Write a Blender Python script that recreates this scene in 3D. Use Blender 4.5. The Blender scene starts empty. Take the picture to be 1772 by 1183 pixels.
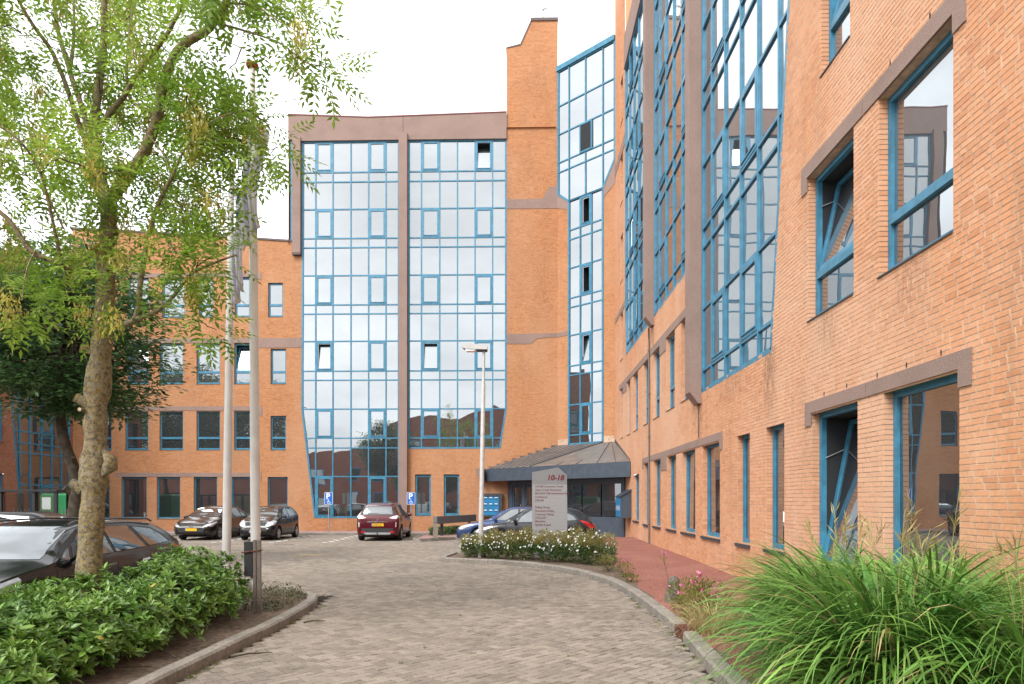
import bpy, bmesh, math, random
import numpy as np
from mathutils import Vector, Matrix
from mathutils.bvhtree import BVHTree

random.seed(7)
rng = np.random.default_rng(11)
scene = bpy.context.scene
COL = scene.collection
R = math.radians

# ------------------------------------------------------------------ camera
YAW = R(1.3)
EYE = 1.75
FOC, CXP, HOR = 1181.0, 878.0, 864.0           # focal length, principal column, horizon row of the 1772 px photograph
cam_d = bpy.data.cameras.new("camera")
cam = bpy.data.objects.new("camera", cam_d)
COL.objects.link(cam)
cam.location = (0, 0, EYE)
cam.rotation_euler = (R(90), 0, YAW)
cam_d.sensor_width = 36.0
cam_d.lens = FOC / 1772 * 36.0
cam_d.shift_x = (886 - CXP) / 1772
cam_d.shift_y = (HOR - 591.5) / 1772
cam_d.clip_start = 0.05
cam_d.clip_end = 2000
scene.camera = cam

# ------------------------------------------------------------------ sky and sun (bright overcast)
SUN_EL, SUN_AZ = R(42), R(212)                 # azimuth clockwise from +Y: behind the camera, to its left
world = bpy.data.worlds.new("World")
scene.world = world
world.use_nodes = True
nt = world.node_tree
nt.nodes.clear()
sky = nt.nodes.new("ShaderNodeTexSky")
sky.sky_type = 'NISHITA'
sky.sun_disc = False
sky.sun_elevation = SUN_EL
sky.sun_rotation = SUN_AZ
sky.dust_density = 6.0
sky.air_density = 1.0
sky.ozone_density = 1.0
bw = nt.nodes.new("ShaderNodeRGBToBW")
white = nt.nodes.new("ShaderNodeMixRGB")
white.inputs[0].default_value = 0.90
lev = nt.nodes.new("ShaderNodeMixRGB")          # cloud deck: evens the clear-sky brightness out
lev.inputs[0].default_value = 0.80
lev.inputs[2].default_value = (13.0, 13.3, 13.7, 1)
tc = nt.nodes.new("ShaderNodeTexCoord")
mp = nt.nodes.new("ShaderNodeMapping")
mp.inputs["Scale"].default_value = (1, 1, 2.2)
cl = nt.nodes.new("ShaderNodeTexNoise")
cl.inputs["Scale"].default_value = 2.6
cl.inputs["Detail"].default_value = 7
cl.inputs["Roughness"].default_value = 0.55
rp = nt.nodes.new("ShaderNodeMapRange")
rp.inputs["From Min"].default_value = 0.32
rp.inputs["From Max"].default_value = 0.68
rp.inputs["To Min"].default_value = 0.66
rp.inputs["To Max"].default_value = 1.14
mul = nt.nodes.new("ShaderNodeMixRGB")
mul.blend_type = 'MULTIPLY'
mul.inputs[0].default_value = 1.0
bg = nt.nodes.new("ShaderNodeBackground")
bg.inputs["Strength"].default_value = 0.115
wo = nt.nodes.new("ShaderNodeOutputWorld")
L = nt.links.new
L(sky.outputs[0], bw.inputs[0])
L(sky.outputs[0], white.inputs[1]); L(bw.outputs[0], white.inputs[2])
L(white.outputs[0], lev.inputs[1])
L(tc.outputs["Generated"], mp.inputs[0]); L(mp.outputs[0], cl.inputs["Vector"])
L(cl.outputs[0], rp.inputs[0])
L(lev.outputs[0], mul.inputs[1]); L(rp.outputs[0], mul.inputs[2])
L(mul.outputs[0], bg.inputs[0]); L(bg.outputs[0], wo.inputs[0])

sun_d = bpy.data.lights.new("sun", 'SUN')
sun_d.energy = 1.5
sun_d.angle = R(24)
sun_d.color = (1.0, 0.965, 0.92)
sun = bpy.data.objects.new("sun", sun_d)
COL.objects.link(sun)
sdir = Vector((math.sin(SUN_AZ) * math.cos(SUN_EL), math.cos(SUN_AZ) * math.cos(SUN_EL), math.sin(SUN_EL)))
sun.rotation_euler = sdir.to_track_quat('Z', 'Y').to_euler()
sun.location = sdir * 60

scene.view_settings.view_transform = 'Standard'
scene.view_settings.look = 'None'
scene.view_settings.exposure = 0.92
scene.view_settings.gamma = 1.0
scene.view_settings.use_curve_mapping = False
scene.render.engine = 'CYCLES'
scene.cycles.max_bounces = 6
scene.cycles.diffuse_bounces = 3
scene.cycles.glossy_bounces = 4
scene.cycles.transparent_max_bounces = 8
scene.cycles.use_denoising = True

# ------------------------------------------------------------------ helpers
CA, SA = math.cos(YAW), math.sin(YAW)
def at(px, py, zc):
    """world point seen at photo pixel (px, py), zc metres in front of the camera"""
    x = (px - CXP) / FOC * zc
    return Vector((x * CA - zc * SA, x * SA + zc * CA, EYE + (HOR - py) / FOC * zc))

def tag(o, label=None, cat=None, group=None, kind=None):
    if label: o["label"] = label
    if cat: o["category"] = cat
    if group: o["group"] = group
    if kind: o["kind"] = kind
    return o

def empty(name, loc=(0, 0, 0), rz=0.0, label=None, cat=None, group=None):
    o = bpy.data.objects.new(name, None)
    o.empty_display_size = 0.2
    COL.objects.link(o)
    o.location = loc
    o.rotation_euler = (0, 0, rz)
    return tag(o, label, cat, group)

def link(name, me, mat=None, parent=None, kind=None):
    if mat is not None and not me.materials:
        for m in (mat if isinstance(mat, (list, tuple)) else [mat]):
            me.materials.append(m)
    o = bpy.data.objects.new(name, me)
    COL.objects.link(o)
    if parent is not None: o.parent = parent
    if kind: o["kind"] = kind
    return o

def np_mesh(name, V, F):
    """fast mesh from arrays; F is (n, k) with k = 3 or 4"""
    V = np.asarray(V, np.float32).reshape(-1, 3); F = np.asarray(F, np.int32)
    me = bpy.data.meshes.new(name)
    n, k = F.shape
    me.vertices.add(len(V)); me.vertices.foreach_set("co", V.ravel())
    me.loops.add(n * k); me.loops.foreach_set("vertex_index", F.ravel())
    me.polygons.add(n)
    me.polygons.foreach_set("loop_start", np.arange(0, n * k, k, dtype=np.int32))
    me.polygons.foreach_set("use_smooth", np.zeros(n, bool))
    me.update(calc_edges=True)
    return me

class MB:
    def __init__(self): self.v = []; self.f = []
    def add(self, vs, fs):
        b = len(self.v); self.v += [tuple(p) for p in vs]; self.f += [tuple(i + b for i in f) for f in fs]
    def box(self, x0, x1, y0, y1, z0, z1):
        self.add([(x0,y0,z0),(x1,y0,z0),(x1,y1,z0),(x0,y1,z0),(x0,y0,z1),(x1,y0,z1),(x1,y1,z1),(x0,y1,z1)],
                 [(0,3,2,1),(4,5,6,7),(0,1,5,4),(1,2,6,5),(2,3,7,6),(3,0,4,7)])
    def cbox(self, x0, x1, y0, y1, z0, z1, c=0.01):
        """box with chamfered top edges"""
        self.add([(x0,y0,z0),(x1,y0,z0),(x1,y1,z0),(x0,y1,z0),(x0,y0,z1-c),(x1,y0,z1-c),(x1,y1,z1-c),(x0,y1,z1-c),
                  (x0+c,y0+c,z1),(x1-c,y0+c,z1),(x1-c,y1-c,z1),(x0+c,y1-c,z1)],
                 [(0,3,2,1),(8,9,10,11),(0,1,5,4),(1,2,6,5),(2,3,7,6),(3,0,4,7),(4,5,9,8),(5,6,10,9),(6,7,11,10),(7,4,8,11)])
    def prism(self, poly, fn, d0, d1):
        """extrude a 2-D polygon; fn(u, w, d) gives the 3-D point"""
        n = len(poly)
        self.add([fn(u, w, d0) for u, w in poly] + [fn(u, w, d1) for u, w in poly],
                 [tuple(range(n))[::-1], tuple(range(n, 2 * n))] + [(i, (i + 1) % n, n + (i + 1) % n, n + i) for i in range(n)])
    def tube(self, path, radii, n=8, cap=True):
        path = [Vector(p) for p in path]
        b = len(self.v); m = len(path)
        prev = None
        for i, p in enumerate(path):
            d = (path[min(i + 1, m - 1)] - path[max(i - 1, 0)])
            d = d.normalized() if d.length > 1e-9 else Vector((0, 0, 1))
            if prev is None:
                a = d.orthogonal().normalized()
            else:
                a = (prev - d * prev.dot(d))
                a = a.normalized() if a.length > 1e-6 else d.orthogonal().normalized()
            prev = a
            c = d.cross(a)
            r = radii[i] if isinstance(radii, (list, tuple)) else radii
            for k in range(n):
                t = 2 * math.pi * k / n
                self.v.append(tuple(p + (a * math.cos(t) + c * math.sin(t)) * r))
        for i in range(m - 1):
            for k in range(n):
                k2 = (k + 1) % n
                self.f.append((b + i*n + k, b + i*n + k2, b + (i+1)*n + k2, b + (i+1)*n + k))
        if cap:
            self.f.append(tuple(b + k for k in range(n))[::-1])
            self.f.append(tuple(b + (m-1)*n + k for k in range(n)))
    def lathe(self, prof, n=24, axis='Z', origin=(0, 0, 0)):
        """prof: (r, h) pairs"""
        b = len(self.v); o = Vector(origin)
        for r, h in prof:
            for k in range(n):
                t = 2 * math.pi * k / n
                c, s = r * math.cos(t), r * math.sin(t)
                p = (c, s, h) if axis == 'Z' else ((c, h, s) if axis == 'Y' else (h, c, s))
                self.v.append(tuple(o + Vector(p)))
        for i in range(len(prof) - 1):
            for k in range(n):
                k2 = (k + 1) % n
                self.f.append((b+i*n+k, b+i*n+k2, b+(i+1)*n+k2, b+(i+1)*n+k))
    def mesh(self, name, smooth=None):
        me = bpy.data.meshes.new(name)
        me.from_pydata(self.v, [], self.f)
        me.update()
        if smooth is not None:
            bm = bmesh.new(); bm.from_mesh(me)
            bmesh.ops.recalc_face_normals(bm, faces=bm.faces)
            for f in bm.faces: f.smooth = True
            for e in bm.edges:
                if len(e.link_faces) == 2 and e.calc_face_angle(0) > R(smooth): e.smooth = False
            bm.to_mesh(me); bm.free()
        return me
    def build(self, name, mat, parent=None, smooth=None, kind=None):
        me = self.mesh(name, smooth)
        if smooth is None:
            bm = bmesh.new(); bm.from_mesh(me); bmesh.ops.recalc_face_normals(bm, faces=bm.faces); bm.to_mesh(me); bm.free()
        return link(name, me, mat, parent, kind)

class Frame:
    """vertical wall plane: point(u, z, n) = O + u*U + n*N + z*up; N points outdoors"""
    def __init__(self, O, U, N):
        self.O = np.array([O[0], O[1], 0.0]); self.U = np.array([U[0], U[1], 0.0]); self.N = np.array([N[0], N[1], 0.0])
    def p(self, u, z, n=0.0):
        q = self.O + self.U * u + self.N * n
        return (q[0], q[1], z)
    def box(self, mb, u0, u1, z0, z1, n0, n1):
        P = self.p
        mb.add([P(u0,z0,n0),P(u1,z0,n0),P(u1,z1,n0),P(u0,z1,n0),P(u0,z0,n1),P(u1,z0,n1),P(u1,z1,n1),P(u0,z1,n1)],
               [(0,3,2,1),(4,5,6,7),(0,1,5,4),(1,2,6,5),(2,3,7,6),(3,0,4,7)])
    def prism(self, mb, poly, n0, n1):
        mb.prism(poly, lambda u, z, n: self.p(u, z, n), n0, n1)
    def bar(self, mb, a, b, w, n0, n1):
        """straight bar of width w between two (u, z) points"""
        du, dz = b[0]-a[0], b[1]-a[1]; l = math.hypot(du, dz)
        pu, pz = -dz/l*w/2, du/l*w/2
        self.prism(mb, [(a[0]+pu,a[1]+pz),(a[0]-pu,a[1]-pz),(b[0]-pu,b[1]-pz),(b[0]+pu,b[1]+pz)], n0, n1)

def text_mesh(name, body, size, mat, parent, mtx, extrude=0.002, shear=0.0, bold=0.0, align='LEFT', width=None):
    cu = bpy.data.curves.new(name, 'FONT')
    cu.body = body; cu.size = size; cu.extrude = extrude; cu.shear = shear; cu.offset = bold
    cu.align_x = align; cu.resolution_u = 3
    if width: cu.space_character = width
    o = bpy.data.objects.new(name + "_tmp", cu); COL.objects.link(o)
    dg = bpy.context.evaluated_depsgraph_get(); dg.update()
    me = bpy.data.meshes.new_from_object(o.evaluated_get(dg))
    bpy.data.objects.remove(o); bpy.data.curves.remove(cu)
    me.transform(mtx)
    me.materials.clear()
    return link(name, me, mat, parent)

def basis(o, x, y):
    """matrix whose local x, y are the given world vectors"""
    x = Vector(x).normalized(); y = Vector(y).normalized(); z = x.cross(y)
    m = Matrix((x, y, z)).transposed().to_4x4(); m.translation = Vector(o)
    return m
# ------------------------------------------------------------------ materials
M = {}
def nodes(name):
    m = bpy.data.materials.new(name); m.use_nodes = True
    t = m.node_tree; t.nodes.clear()
    out = t.nodes.new("ShaderNodeOutputMaterial")
    M[name] = m
    return m, t, out
def N(t, typ, **kw):
    n = t.nodes.new(typ)
    for k, v in kw.items():
        if k in n.inputs: n.inputs[k].default_value = v
        else: setattr(n, k, v)
    return n
def rgba(c): return (c[0], c[1], c[2], 1.0)
def hsl(c, f): return tuple(min(1, x * f) for x in c)

def pmat(name, col, rough=0.6, metal=0.0, spec=0.5, noise=None, island=0.0, bump=None, coat=0.0, alt=None, coords="Object", stain=None):
    """principled surface: noise=(scale, amount), island = random tone per loose piece, bump=(scale, strength), alt = second colour mixed in by noise,
    stain=(scale, colour, amount): large weather patches"""
    m, t, out = nodes(name)
    b = N(t, "ShaderNodeBsdfPrincipled")
    b.inputs["Roughness"].default_value = rough
    b.inputs["Metallic"].default_value = metal
    b.inputs["Specular IOR Level"].default_value = spec
    if coat: b.inputs["Coat Weight"].default_value = coat; b.inputs["Coat Roughness"].default_value = 0.03
    t.links.new(b.outputs[0], out.inputs[0])
    tcn = N(t, "ShaderNodeTexCoord")
    geo = N(t, "ShaderNodeNewGeometry")
    vec = geo.outputs["Position"] if coords == "World" else tcn.outputs["Object"]
    cur = None
    base = N(t, "ShaderNodeRGB"); base.outputs[0].default_value = rgba(col)
    cur = base.outputs[0]
    if noise:
        nz = N(t, "ShaderNodeTexNoise"); nz.inputs["Scale"].default_value = noise[0]; nz.inputs["Detail"].default_value = 5
        t.links.new(vec, nz.inputs["Vector"])
        if alt is not None:
            mr = N(t, "ShaderNodeMapRange"); mr.inputs["From Min"].default_value = 0.38; mr.inputs["From Max"].default_value = 0.62
            mr.inputs["To Max"].default_value = noise[1]
            t.links.new(nz.outputs[0], mr.inputs[0])
            mx = N(t, "ShaderNodeMixRGB"); mx.inputs[2].default_value = rgba(alt)
            t.links.new(mr.outputs[0], mx.inputs[0]); t.links.new(cur, mx.inputs[1]); cur = mx.outputs[0]
        else:
            mr = N(t, "ShaderNodeMapRange"); mr.inputs["From Min"].default_value = 0.3; mr.inputs["From Max"].default_value = 0.7
            mr.inputs["To Min"].default_value = 1 - noise[1]; mr.inputs["To Max"].default_value = 1 + noise[1]
            t.links.new(nz.outputs[0], mr.inputs[0])
            mx = N(t, "ShaderNodeMixRGB", blend_type='MULTIPLY'); mx.inputs[0].default_value = 1
            t.links.new(cur, mx.inputs[1]); t.links.new(mr.outputs[0], mx.inputs[2]); cur = mx.outputs[0]
    if island:
        oi = N(t, "ShaderNodeObjectInfo")
        ad = N(t, "ShaderNodeMath", operation='ADD'); fr = N(t, "ShaderNodeMath", operation='FRACT')
        t.links.new(geo.outputs["Random Per Island"], ad.inputs[0]); t.links.new(oi.outputs["Random"], ad.inputs[1]); t.links.new(ad.outputs[0], fr.inputs[0])
        mr = N(t, "ShaderNodeMapRange"); mr.inputs["To Min"].default_value = 1 - island; mr.inputs["To Max"].default_value = 1 + island
        t.links.new(fr.outputs[0], mr.inputs[0])
        mx = N(t, "ShaderNodeMixRGB", blend_type='MULTIPLY'); mx.inputs[0].default_value = 1
        t.links.new(cur, mx.inputs[1]); t.links.new(mr.outputs[0], mx.inputs[2]); cur = mx.outputs[0]
    if stain:
        nz = N(t, "ShaderNodeTexNoise"); nz.inputs["Scale"].default_value = stain[0]; nz.inputs["Detail"].default_value = 6; nz.inputs["Roughness"].default_value = 0.6
        t.links.new(geo.outputs["Position"], nz.inputs["Vector"])
        mr = N(t, "ShaderNodeMapRange"); mr.inputs["From Min"].default_value = 0.45; mr.inputs["From Max"].default_value = 0.7; mr.inputs["To Max"].default_value = stain[2]
        t.links.new(nz.outputs[0], mr.inputs[0])
        mx = N(t, "ShaderNodeMixRGB"); mx.inputs[2].default_value = rgba(stain[1])
        t.links.new(mr.outputs[0], mx.inputs[0]); t.links.new(cur, mx.inputs[1]); cur = mx.outputs[0]
    t.links.new(cur, b.inputs["Base Color"])
    if bump:
        nb = N(t, "ShaderNodeTexNoise"); nb.inputs["Scale"].default_value = bump[0]; nb.inputs["Detail"].default_value = 4
        t.links.new(vec, nb.inputs["Vector"])
        bp = N(t, "ShaderNodeBump"); bp.inputs["Strength"].default_value = bump[1]; bp.inputs["Distance"].default_value = 0.01
        t.links.new(nb.outputs[0], bp.inputs["Height"]); t.links.new(bp.outputs[0], b.inputs["Normal"])
    return m

def brick_mat(name, cols, stain_col, stain_amt, pale, pale_amt, streaks=()):
    """fired clay: tone per brick (loose piece) from a ramp, rain stains and pale salt bloom in large patches"""
    m, t, out = nodes(name)
    b = N(t, "ShaderNodeBsdfPrincipled"); b.inputs["Roughness"].default_value = 0.85; b.inputs["Specular IOR Level"].default_value = 0.25
    t.links.new(b.outputs[0], out.inputs[0])
    geo = N(t, "ShaderNodeNewGeometry"); oi = N(t, "ShaderNodeObjectInfo")
    ad = N(t, "ShaderNodeMath", operation='ADD'); fr = N(t, "ShaderNodeMath", operation='FRACT')
    t.links.new(geo.outputs["Random Per Island"], ad.inputs[0]); t.links.new(oi.outputs["Random"], ad.inputs[1]); t.links.new(ad.outputs[0], fr.inputs[0])
    cr = N(t, "ShaderNodeValToRGB")
    el = cr.color_ramp.elements
    while len(el) < len(cols): el.new(0.5)
    for i, c in enumerate(cols):
        el[i].position = i / (len(cols) - 1); el[i].color = rgba(c)
    t.links.new(fr.outputs[0], cr.inputs[0])
    cur = cr.outputs[0]
    n1 = N(t, "ShaderNodeTexNoise"); n1.inputs["Scale"].default_value = 26; n1.inputs["Detail"].default_value = 4
    t.links.new(geo.outputs["Position"], n1.inputs["Vector"])
    r1 = N(t, "ShaderNodeMapRange"); r1.inputs["From Min"].default_value = 0.3; r1.inputs["From Max"].default_value = 0.7; r1.inputs["To Min"].default_value = 0.88; r1.inputs["To Max"].default_value = 1.1
    t.links.new(n1.outputs[0], r1.inputs[0])
    x1 = N(t, "ShaderNodeMixRGB", blend_type='MULTIPLY'); x1.inputs[0].default_value = 1
    t.links.new(cur, x1.inputs[1]); t.links.new(r1.outputs[0], x1.inputs[2]); cur = x1.outputs[0]
    for sc, stretch, colr, amt, lo, hi in ((3.0, 0.09, stain_col, stain_amt*0.8, 0.55, 0.75), (0.9, 0.22, stain_col, stain_amt, 0.52, 0.75), (0.35, 0.6, pale, pale_amt, 0.42, 0.66)):
        mpn = N(t, "ShaderNodeMapping"); mpn.inputs["Scale"].default_value = (1, 1, stretch)
        t.links.new(geo.outputs["Position"], mpn.inputs[0])
        n2 = N(t, "ShaderNodeTexNoise"); n2.inputs["Scale"].default_value = sc; n2.inputs["Detail"].default_value = 6; n2.inputs["Roughness"].default_value = 0.62
        t.links.new(mpn.outputs[0], n2.inputs["Vector"])
        r2 = N(t, "ShaderNodeMapRange"); r2.inputs["From Min"].default_value = lo; r2.inputs["From Max"].default_value = hi; r2.inputs["To Max"].default_value = amt
        t.links.new(n2.outputs[0], r2.inputs[0])
        x2 = N(t, "ShaderNodeMixRGB"); x2.inputs[2].default_value = rgba(colr)
        t.links.new(r2.outputs[0], x2.inputs[0]); t.links.new(cur, x2.inputs[1]); cur = x2.outputs[0]
    if streaks:                                    # rain streaks below the bay corner and the fin feet: (y, half width, z low, z high)
        sx = N(t, "ShaderNodeSeparateXYZ"); t.links.new(geo.outputs["Position"], sx.inputs[0])
        mpn = N(t, "ShaderNodeMapping"); mpn.inputs["Scale"].default_value = (1, 9, 1.6); t.links.new(geo.outputs["Position"], mpn.inputs[0])
        ns = N(t, "ShaderNodeTexNoise"); ns.inputs["Scale"].default_value = 1.6; ns.inputs["Detail"].default_value = 5; t.links.new(mpn.outputs[0], ns.inputs["Vector"])
        for y0, hw_, zl, zh, amt in streaks:
            d = N(t, "ShaderNodeMath", operation='SUBTRACT'); d.inputs[1].default_value = y0; t.links.new(sx.outputs["Y"], d.inputs[0])
            a_ = N(t, "ShaderNodeMath", operation='ABSOLUTE'); t.links.new(d.outputs[0], a_.inputs[0])
            ra = N(t, "ShaderNodeMapRange", interpolation_type='SMOOTHSTEP'); ra.inputs["From Min"].default_value = hw_; ra.inputs["From Max"].default_value = 0.0; t.links.new(a_.outputs[0], ra.inputs[0])
            rz_ = N(t, "ShaderNodeMapRange", interpolation_type='SMOOTHSTEP'); rz_.inputs["From Min"].default_value = zl; rz_.inputs["From Max"].default_value = zl + (zh-zl)*0.7; t.links.new(sx.outputs["Z"], rz_.inputs[0])
            rt = N(t, "ShaderNodeMath", operation='LESS_THAN'); rt.inputs[1].default_value = zh; t.links.new(sx.outputs["Z"], rt.inputs[0])
            rn = N(t, "ShaderNodeMapRange"); rn.inputs["From Min"].default_value = 0.38; rn.inputs["From Max"].default_value = 0.62; rn.inputs["To Max"].default_value = amt; t.links.new(ns.outputs[0], rn.inputs[0])
            m1 = N(t, "ShaderNodeMath", operation='MULTIPLY'); t.links.new(ra.outputs[0], m1.inputs[0]); t.links.new(rz_.outputs[0], m1.inputs[1])
            m2 = N(t, "ShaderNodeMath", operation='MULTIPLY'); t.links.new(m1.outputs[0], m2.inputs[0]); t.links.new(rt.outputs[0], m2.inputs[1])
            m3 = N(t, "ShaderNodeMath", operation='MULTIPLY'); t.links.new(m2.outputs[0], m3.inputs[0]); t.links.new(rn.outputs[0], m3.inputs[1])
            xs = N(t, "ShaderNodeMixRGB"); xs.inputs[2].default_value = (0.13, 0.075, 0.05, 1); t.links.new(m3.outputs[0], xs.inputs[0]); t.links.new(cur, xs.inputs[1]); cur = xs.outputs[0]
    t.links.new(cur, b.inputs["Base Color"])
    bp = N(t, "ShaderNodeBump"); bp.inputs["Strength"].default_value = 0.35; bp.inputs["Distance"].default_value = 0.004
    n3 = N(t, "ShaderNodeTexNoise"); n3.inputs["Scale"].default_value = 140; n3.inputs["Detail"].default_value = 3
    t.links.new(geo.outputs["Position"], n3.inputs["Vector"]); t.links.new(n3.outputs[0], bp.inputs["Height"]); t.links.new(bp.outputs[0], b.inputs["Normal"])
    return m

def glass_mat(name, tint, refl, dark=(0.012, 0.016, 0.02), wave=0.25, wscale=0.9):
    """coated facade glass: mirror layer over a dark room"""
    m, t, out = nodes(name)
    d = N(t, "ShaderNodeBsdfPrincipled"); d.inputs["Base Color"].default_value = rgba(dark); d.inputs["Roughness"].default_value = 0.4
    g = N(t, "ShaderNodeBsdfGlossy"); g.inputs["Color"].default_value = rgba(tint); g.inputs["Roughness"].default_value = 0.0
    lw = N(t, "ShaderNodeLayerWeight"); lw.inputs["Blend"].default_value = 0.5
    pw = N(t, "ShaderNodeMath", operation='POWER'); pw.inputs[1].default_value = 3.0
    mr = N(t, "ShaderNodeMapRange"); mr.inputs["To Min"].default_value = refl; mr.inputs["To Max"].default_value = 0.95
    mx = N(t, "ShaderNodeMixShader")
    t.links.new(lw.outputs["Facing"], pw.inputs[0]); t.links.new(pw.outputs[0], mr.inputs[0]); t.links.new(mr.outputs[0], mx.inputs[0])
    t.links.new(d.outputs[0], mx.inputs[1]); t.links.new(g.outputs[0], mx.inputs[2]); t.links.new(mx.outputs[0], out.inputs[0])
    if wave:
        geo = N(t, "ShaderNodeNewGeometry")
        nz = N(t, "ShaderNodeTexNoise"); nz.inputs["Scale"].default_value = wscale; nz.inputs["Detail"].default_value = 1
        t.links.new(geo.outputs["Position"], nz.inputs["Vector"])
        bp = N(t, "ShaderNodeBump"); bp.inputs["Strength"].default_value = wave; bp.inputs["Distance"].default_value = 0.012
        t.links.new(nz.outputs[0], bp.inputs["Height"]); t.links.new(bp.outputs[0], g.inputs["Normal"])
    return m

def leaf_mat(name, col, col2, trans=0.35, rough=0.45, island=0.3, patch=1.2, spec=0.4):
    """leaf: two tones by clump, random tone per leaf, light shining through"""
    m, t, out = nodes(name)
    geo = N(t, "ShaderNodeNewGeometry")
    nz = N(t, "ShaderNodeTexNoise"); nz.inputs["Scale"].default_value = patch; nz.inputs["Detail"].default_value = 3
    t.links.new(geo.outputs["Position"], nz.inputs["Vector"])
    mr = N(t, "ShaderNodeMapRange"); mr.inputs["From Min"].default_value = 0.36; mr.inputs["From Max"].default_value = 0.64
    t.links.new(nz.outputs[0], mr.inputs[0])
    mx = N(t, "ShaderNodeMixRGB"); mx.inputs[1].default_value = rgba(col); mx.inputs[2].default_value = rgba(col2)
    t.links.new(mr.outputs[0], mx.inputs[0])
    ri = N(t, "ShaderNodeMapRange"); ri.inputs["To Min"].default_value = 1 - island; ri.inputs["To Max"].default_value = 1 + island
    t.links.new(geo.outputs["Random Per Island"], ri.inputs[0])
    ml = N(t, "ShaderNodeMixRGB", blend_type='MULTIPLY'); ml.inputs[0].default_value = 1
    t.links.new(mx.outputs[0], ml.inputs[1]); t.links.new(ri.outputs[0], ml.inputs[2])
    b = N(t, "ShaderNodeBsdfPrincipled"); b.inputs["Roughness"].default_value = rough; b.inputs["Specular IOR Level"].default_value = spec
    tr = N(t, "ShaderNodeBsdfTranslucent")
    ms = N(t, "ShaderNodeMixShader"); ms.inputs[0].default_value = trans
    t.links.new(ml.outputs[0], b.inputs["Base Color"]); t.links.new(ml.outputs[0], tr.inputs["Color"])
    t.links.new(b.outputs[0], ms.inputs[1]); t.links.new(tr.outputs[0], ms.inputs[2]); t.links.new(ms.outputs[0], out.inputs[0])
    return m

brick_mat("brick_orange", [(0.385,0.155,0.066),(0.445,0.19,0.08),(0.485,0.208,0.09),(0.465,0.198,0.085),(0.515,0.24,0.115)], (0.26,0.13,0.07), 0.4, (0.52,0.29,0.17), 0.5)
brick_mat("brick_peach", [(0.53,0.235,0.118),(0.60,0.28,0.142),(0.645,0.31,0.162),(0.615,0.29,0.15),(0.66,0.345,0.195)], (0.31,0.17,0.10), 0.5, (0.68,0.425,0.29), 0.68,
    [(12.35,0.45,2.9,4.45,0.9),(17.15,0.40,2.8,4.25,0.8),(23.3,0.35,5.6,7.7,0.8),(10.0,0.5,3.6,4.5,0.5),(7.9,0.6,3.7,4.5,0.45),(14.6,1.6,3.7,4.4,0.4)])
brick_mat("brick_red", [(0.22,0.075,0.05),(0.28,0.10,0.065),(0.33,0.12,0.08),(0.30,0.11,0.07)], (0.12,0.06,0.045), 0.3, (0.36,0.18,0.13), 0.3)
pmat("mortar", (0.53,0.38,0.275), 0.95, spec=0.2, noise=(9, 0.25), coords="World", stain=(1.1, (0.26,0.17,0.11), 0.5))
pmat("mortar_ochre", (0.42,0.26,0.15), 0.95, spec=0.2, noise=(9, 0.25), coords="World", stain=(1.1, (0.22,0.12,0.07), 0.5))
pmat("concrete_pink", (0.33,0.235,0.20), 0.9, spec=0.25, noise=(60, 0.9), alt=(0.23,0.155,0.13), bump=(90, 0.5), coords="World", stain=(0.8, (0.17,0.12,0.10), 0.4))
pmat("roof_cap", (0.20,0.045,0.04), 0.5)
pmat("dark_cap", (0.09,0.06,0.055), 0.6)
pmat("blue_frame", (0.042,0.20,0.32), 0.42, noise=(6, 0.22), coords="World", stain=(2.5, (0.03,0.12,0.18), 0.5))
pmat("blue_deep", (0.02,0.20,0.42), 0.4, noise=(5, 0.1))
pmat("screen_grey", (0.15,0.15,0.155), 0.5)
pmat("sill_dark", (0.045,0.05,0.058), 0.5, noise=(7, 0.2), coords="World")
pmat("slate_blue", (0.055,0.072,0.095), 0.42, noise=(4, 0.15), coords="World")
pmat("zinc", (0.18,0.16,0.145), 0.5, metal=0.25, noise=(2.2, 0.22), coords="World")
pmat("lead_dark", (0.075,0.07,0.075), 0.6, noise=(6, 0.25), coords="World")
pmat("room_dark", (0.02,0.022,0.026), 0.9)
pmat("room_wall", (0.30,0.29,0.27), 0.9)
glass_mat("glass_facade", (0.86,0.905,0.925), 0.36, wave=0.2)
glass_mat("glass_window", (0.78,0.83,0.86), 0.31, wave=0.13, wscale=1.2)
glass_mat("glass_entrance", (0.8,0.82,0.84), 0.20, wave=0.1)
glass_mat("glass_car", (0.85,0.9,0.92), 0.16, dark=(0.010,0.011,0.012), wave=0)
pmat("paver", (0.262,0.222,0.182), 0.9, spec=0.25, noise=(110, 0.38), island=0.22, bump=(160, 0.6), coords="World", stain=(0.55, (0.15,0.13,0.11), 0.5))
pmat("joint_sand", (0.035,0.029,0.024), 1.0, spec=0.1, noise=(30, 0.4), coords="World")
pmat("paver_red", (0.33,0.21,0.19), 0.9, spec=0.25, noise=(30, 0.2), island=0.16, coords="World")
pmat("kerb_concrete", (0.27,0.24,0.205), 0.9, spec=0.25, noise=(22, 0.28), bump=(80, 0.5), coords="World", stain=(1.6, (0.14,0.125,0.105), 0.65))
pmat("ground_paving", (0.28,0.245,0.21), 0.95, spec=0.2, noise=(3, 0.2), coords="World")
pmat("soil", (0.115,0.082,0.06), 1.0, spec=0.1, noise=(14, 0.8), alt=(0.21,0.165,0.13), bump=(40, 0.9), coords="World")
pmat("gravel_red", (0.31,0.145,0.11), 0.95, spec=0.2, noise=(75, 1.0), alt=(0.21,0.075,0.06), bump=(110, 1.0), coords="World", stain=(0.8, (0.40,0.20,0.15), 0.4))
pmat("gravel_stone", (0.33,0.14,0.11), 0.95, spec=0.2, island=0.45)
pmat("white_paint", (0.74,0.73,0.70), 0.7, noise=(20, 0.15), coords="World")
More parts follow.
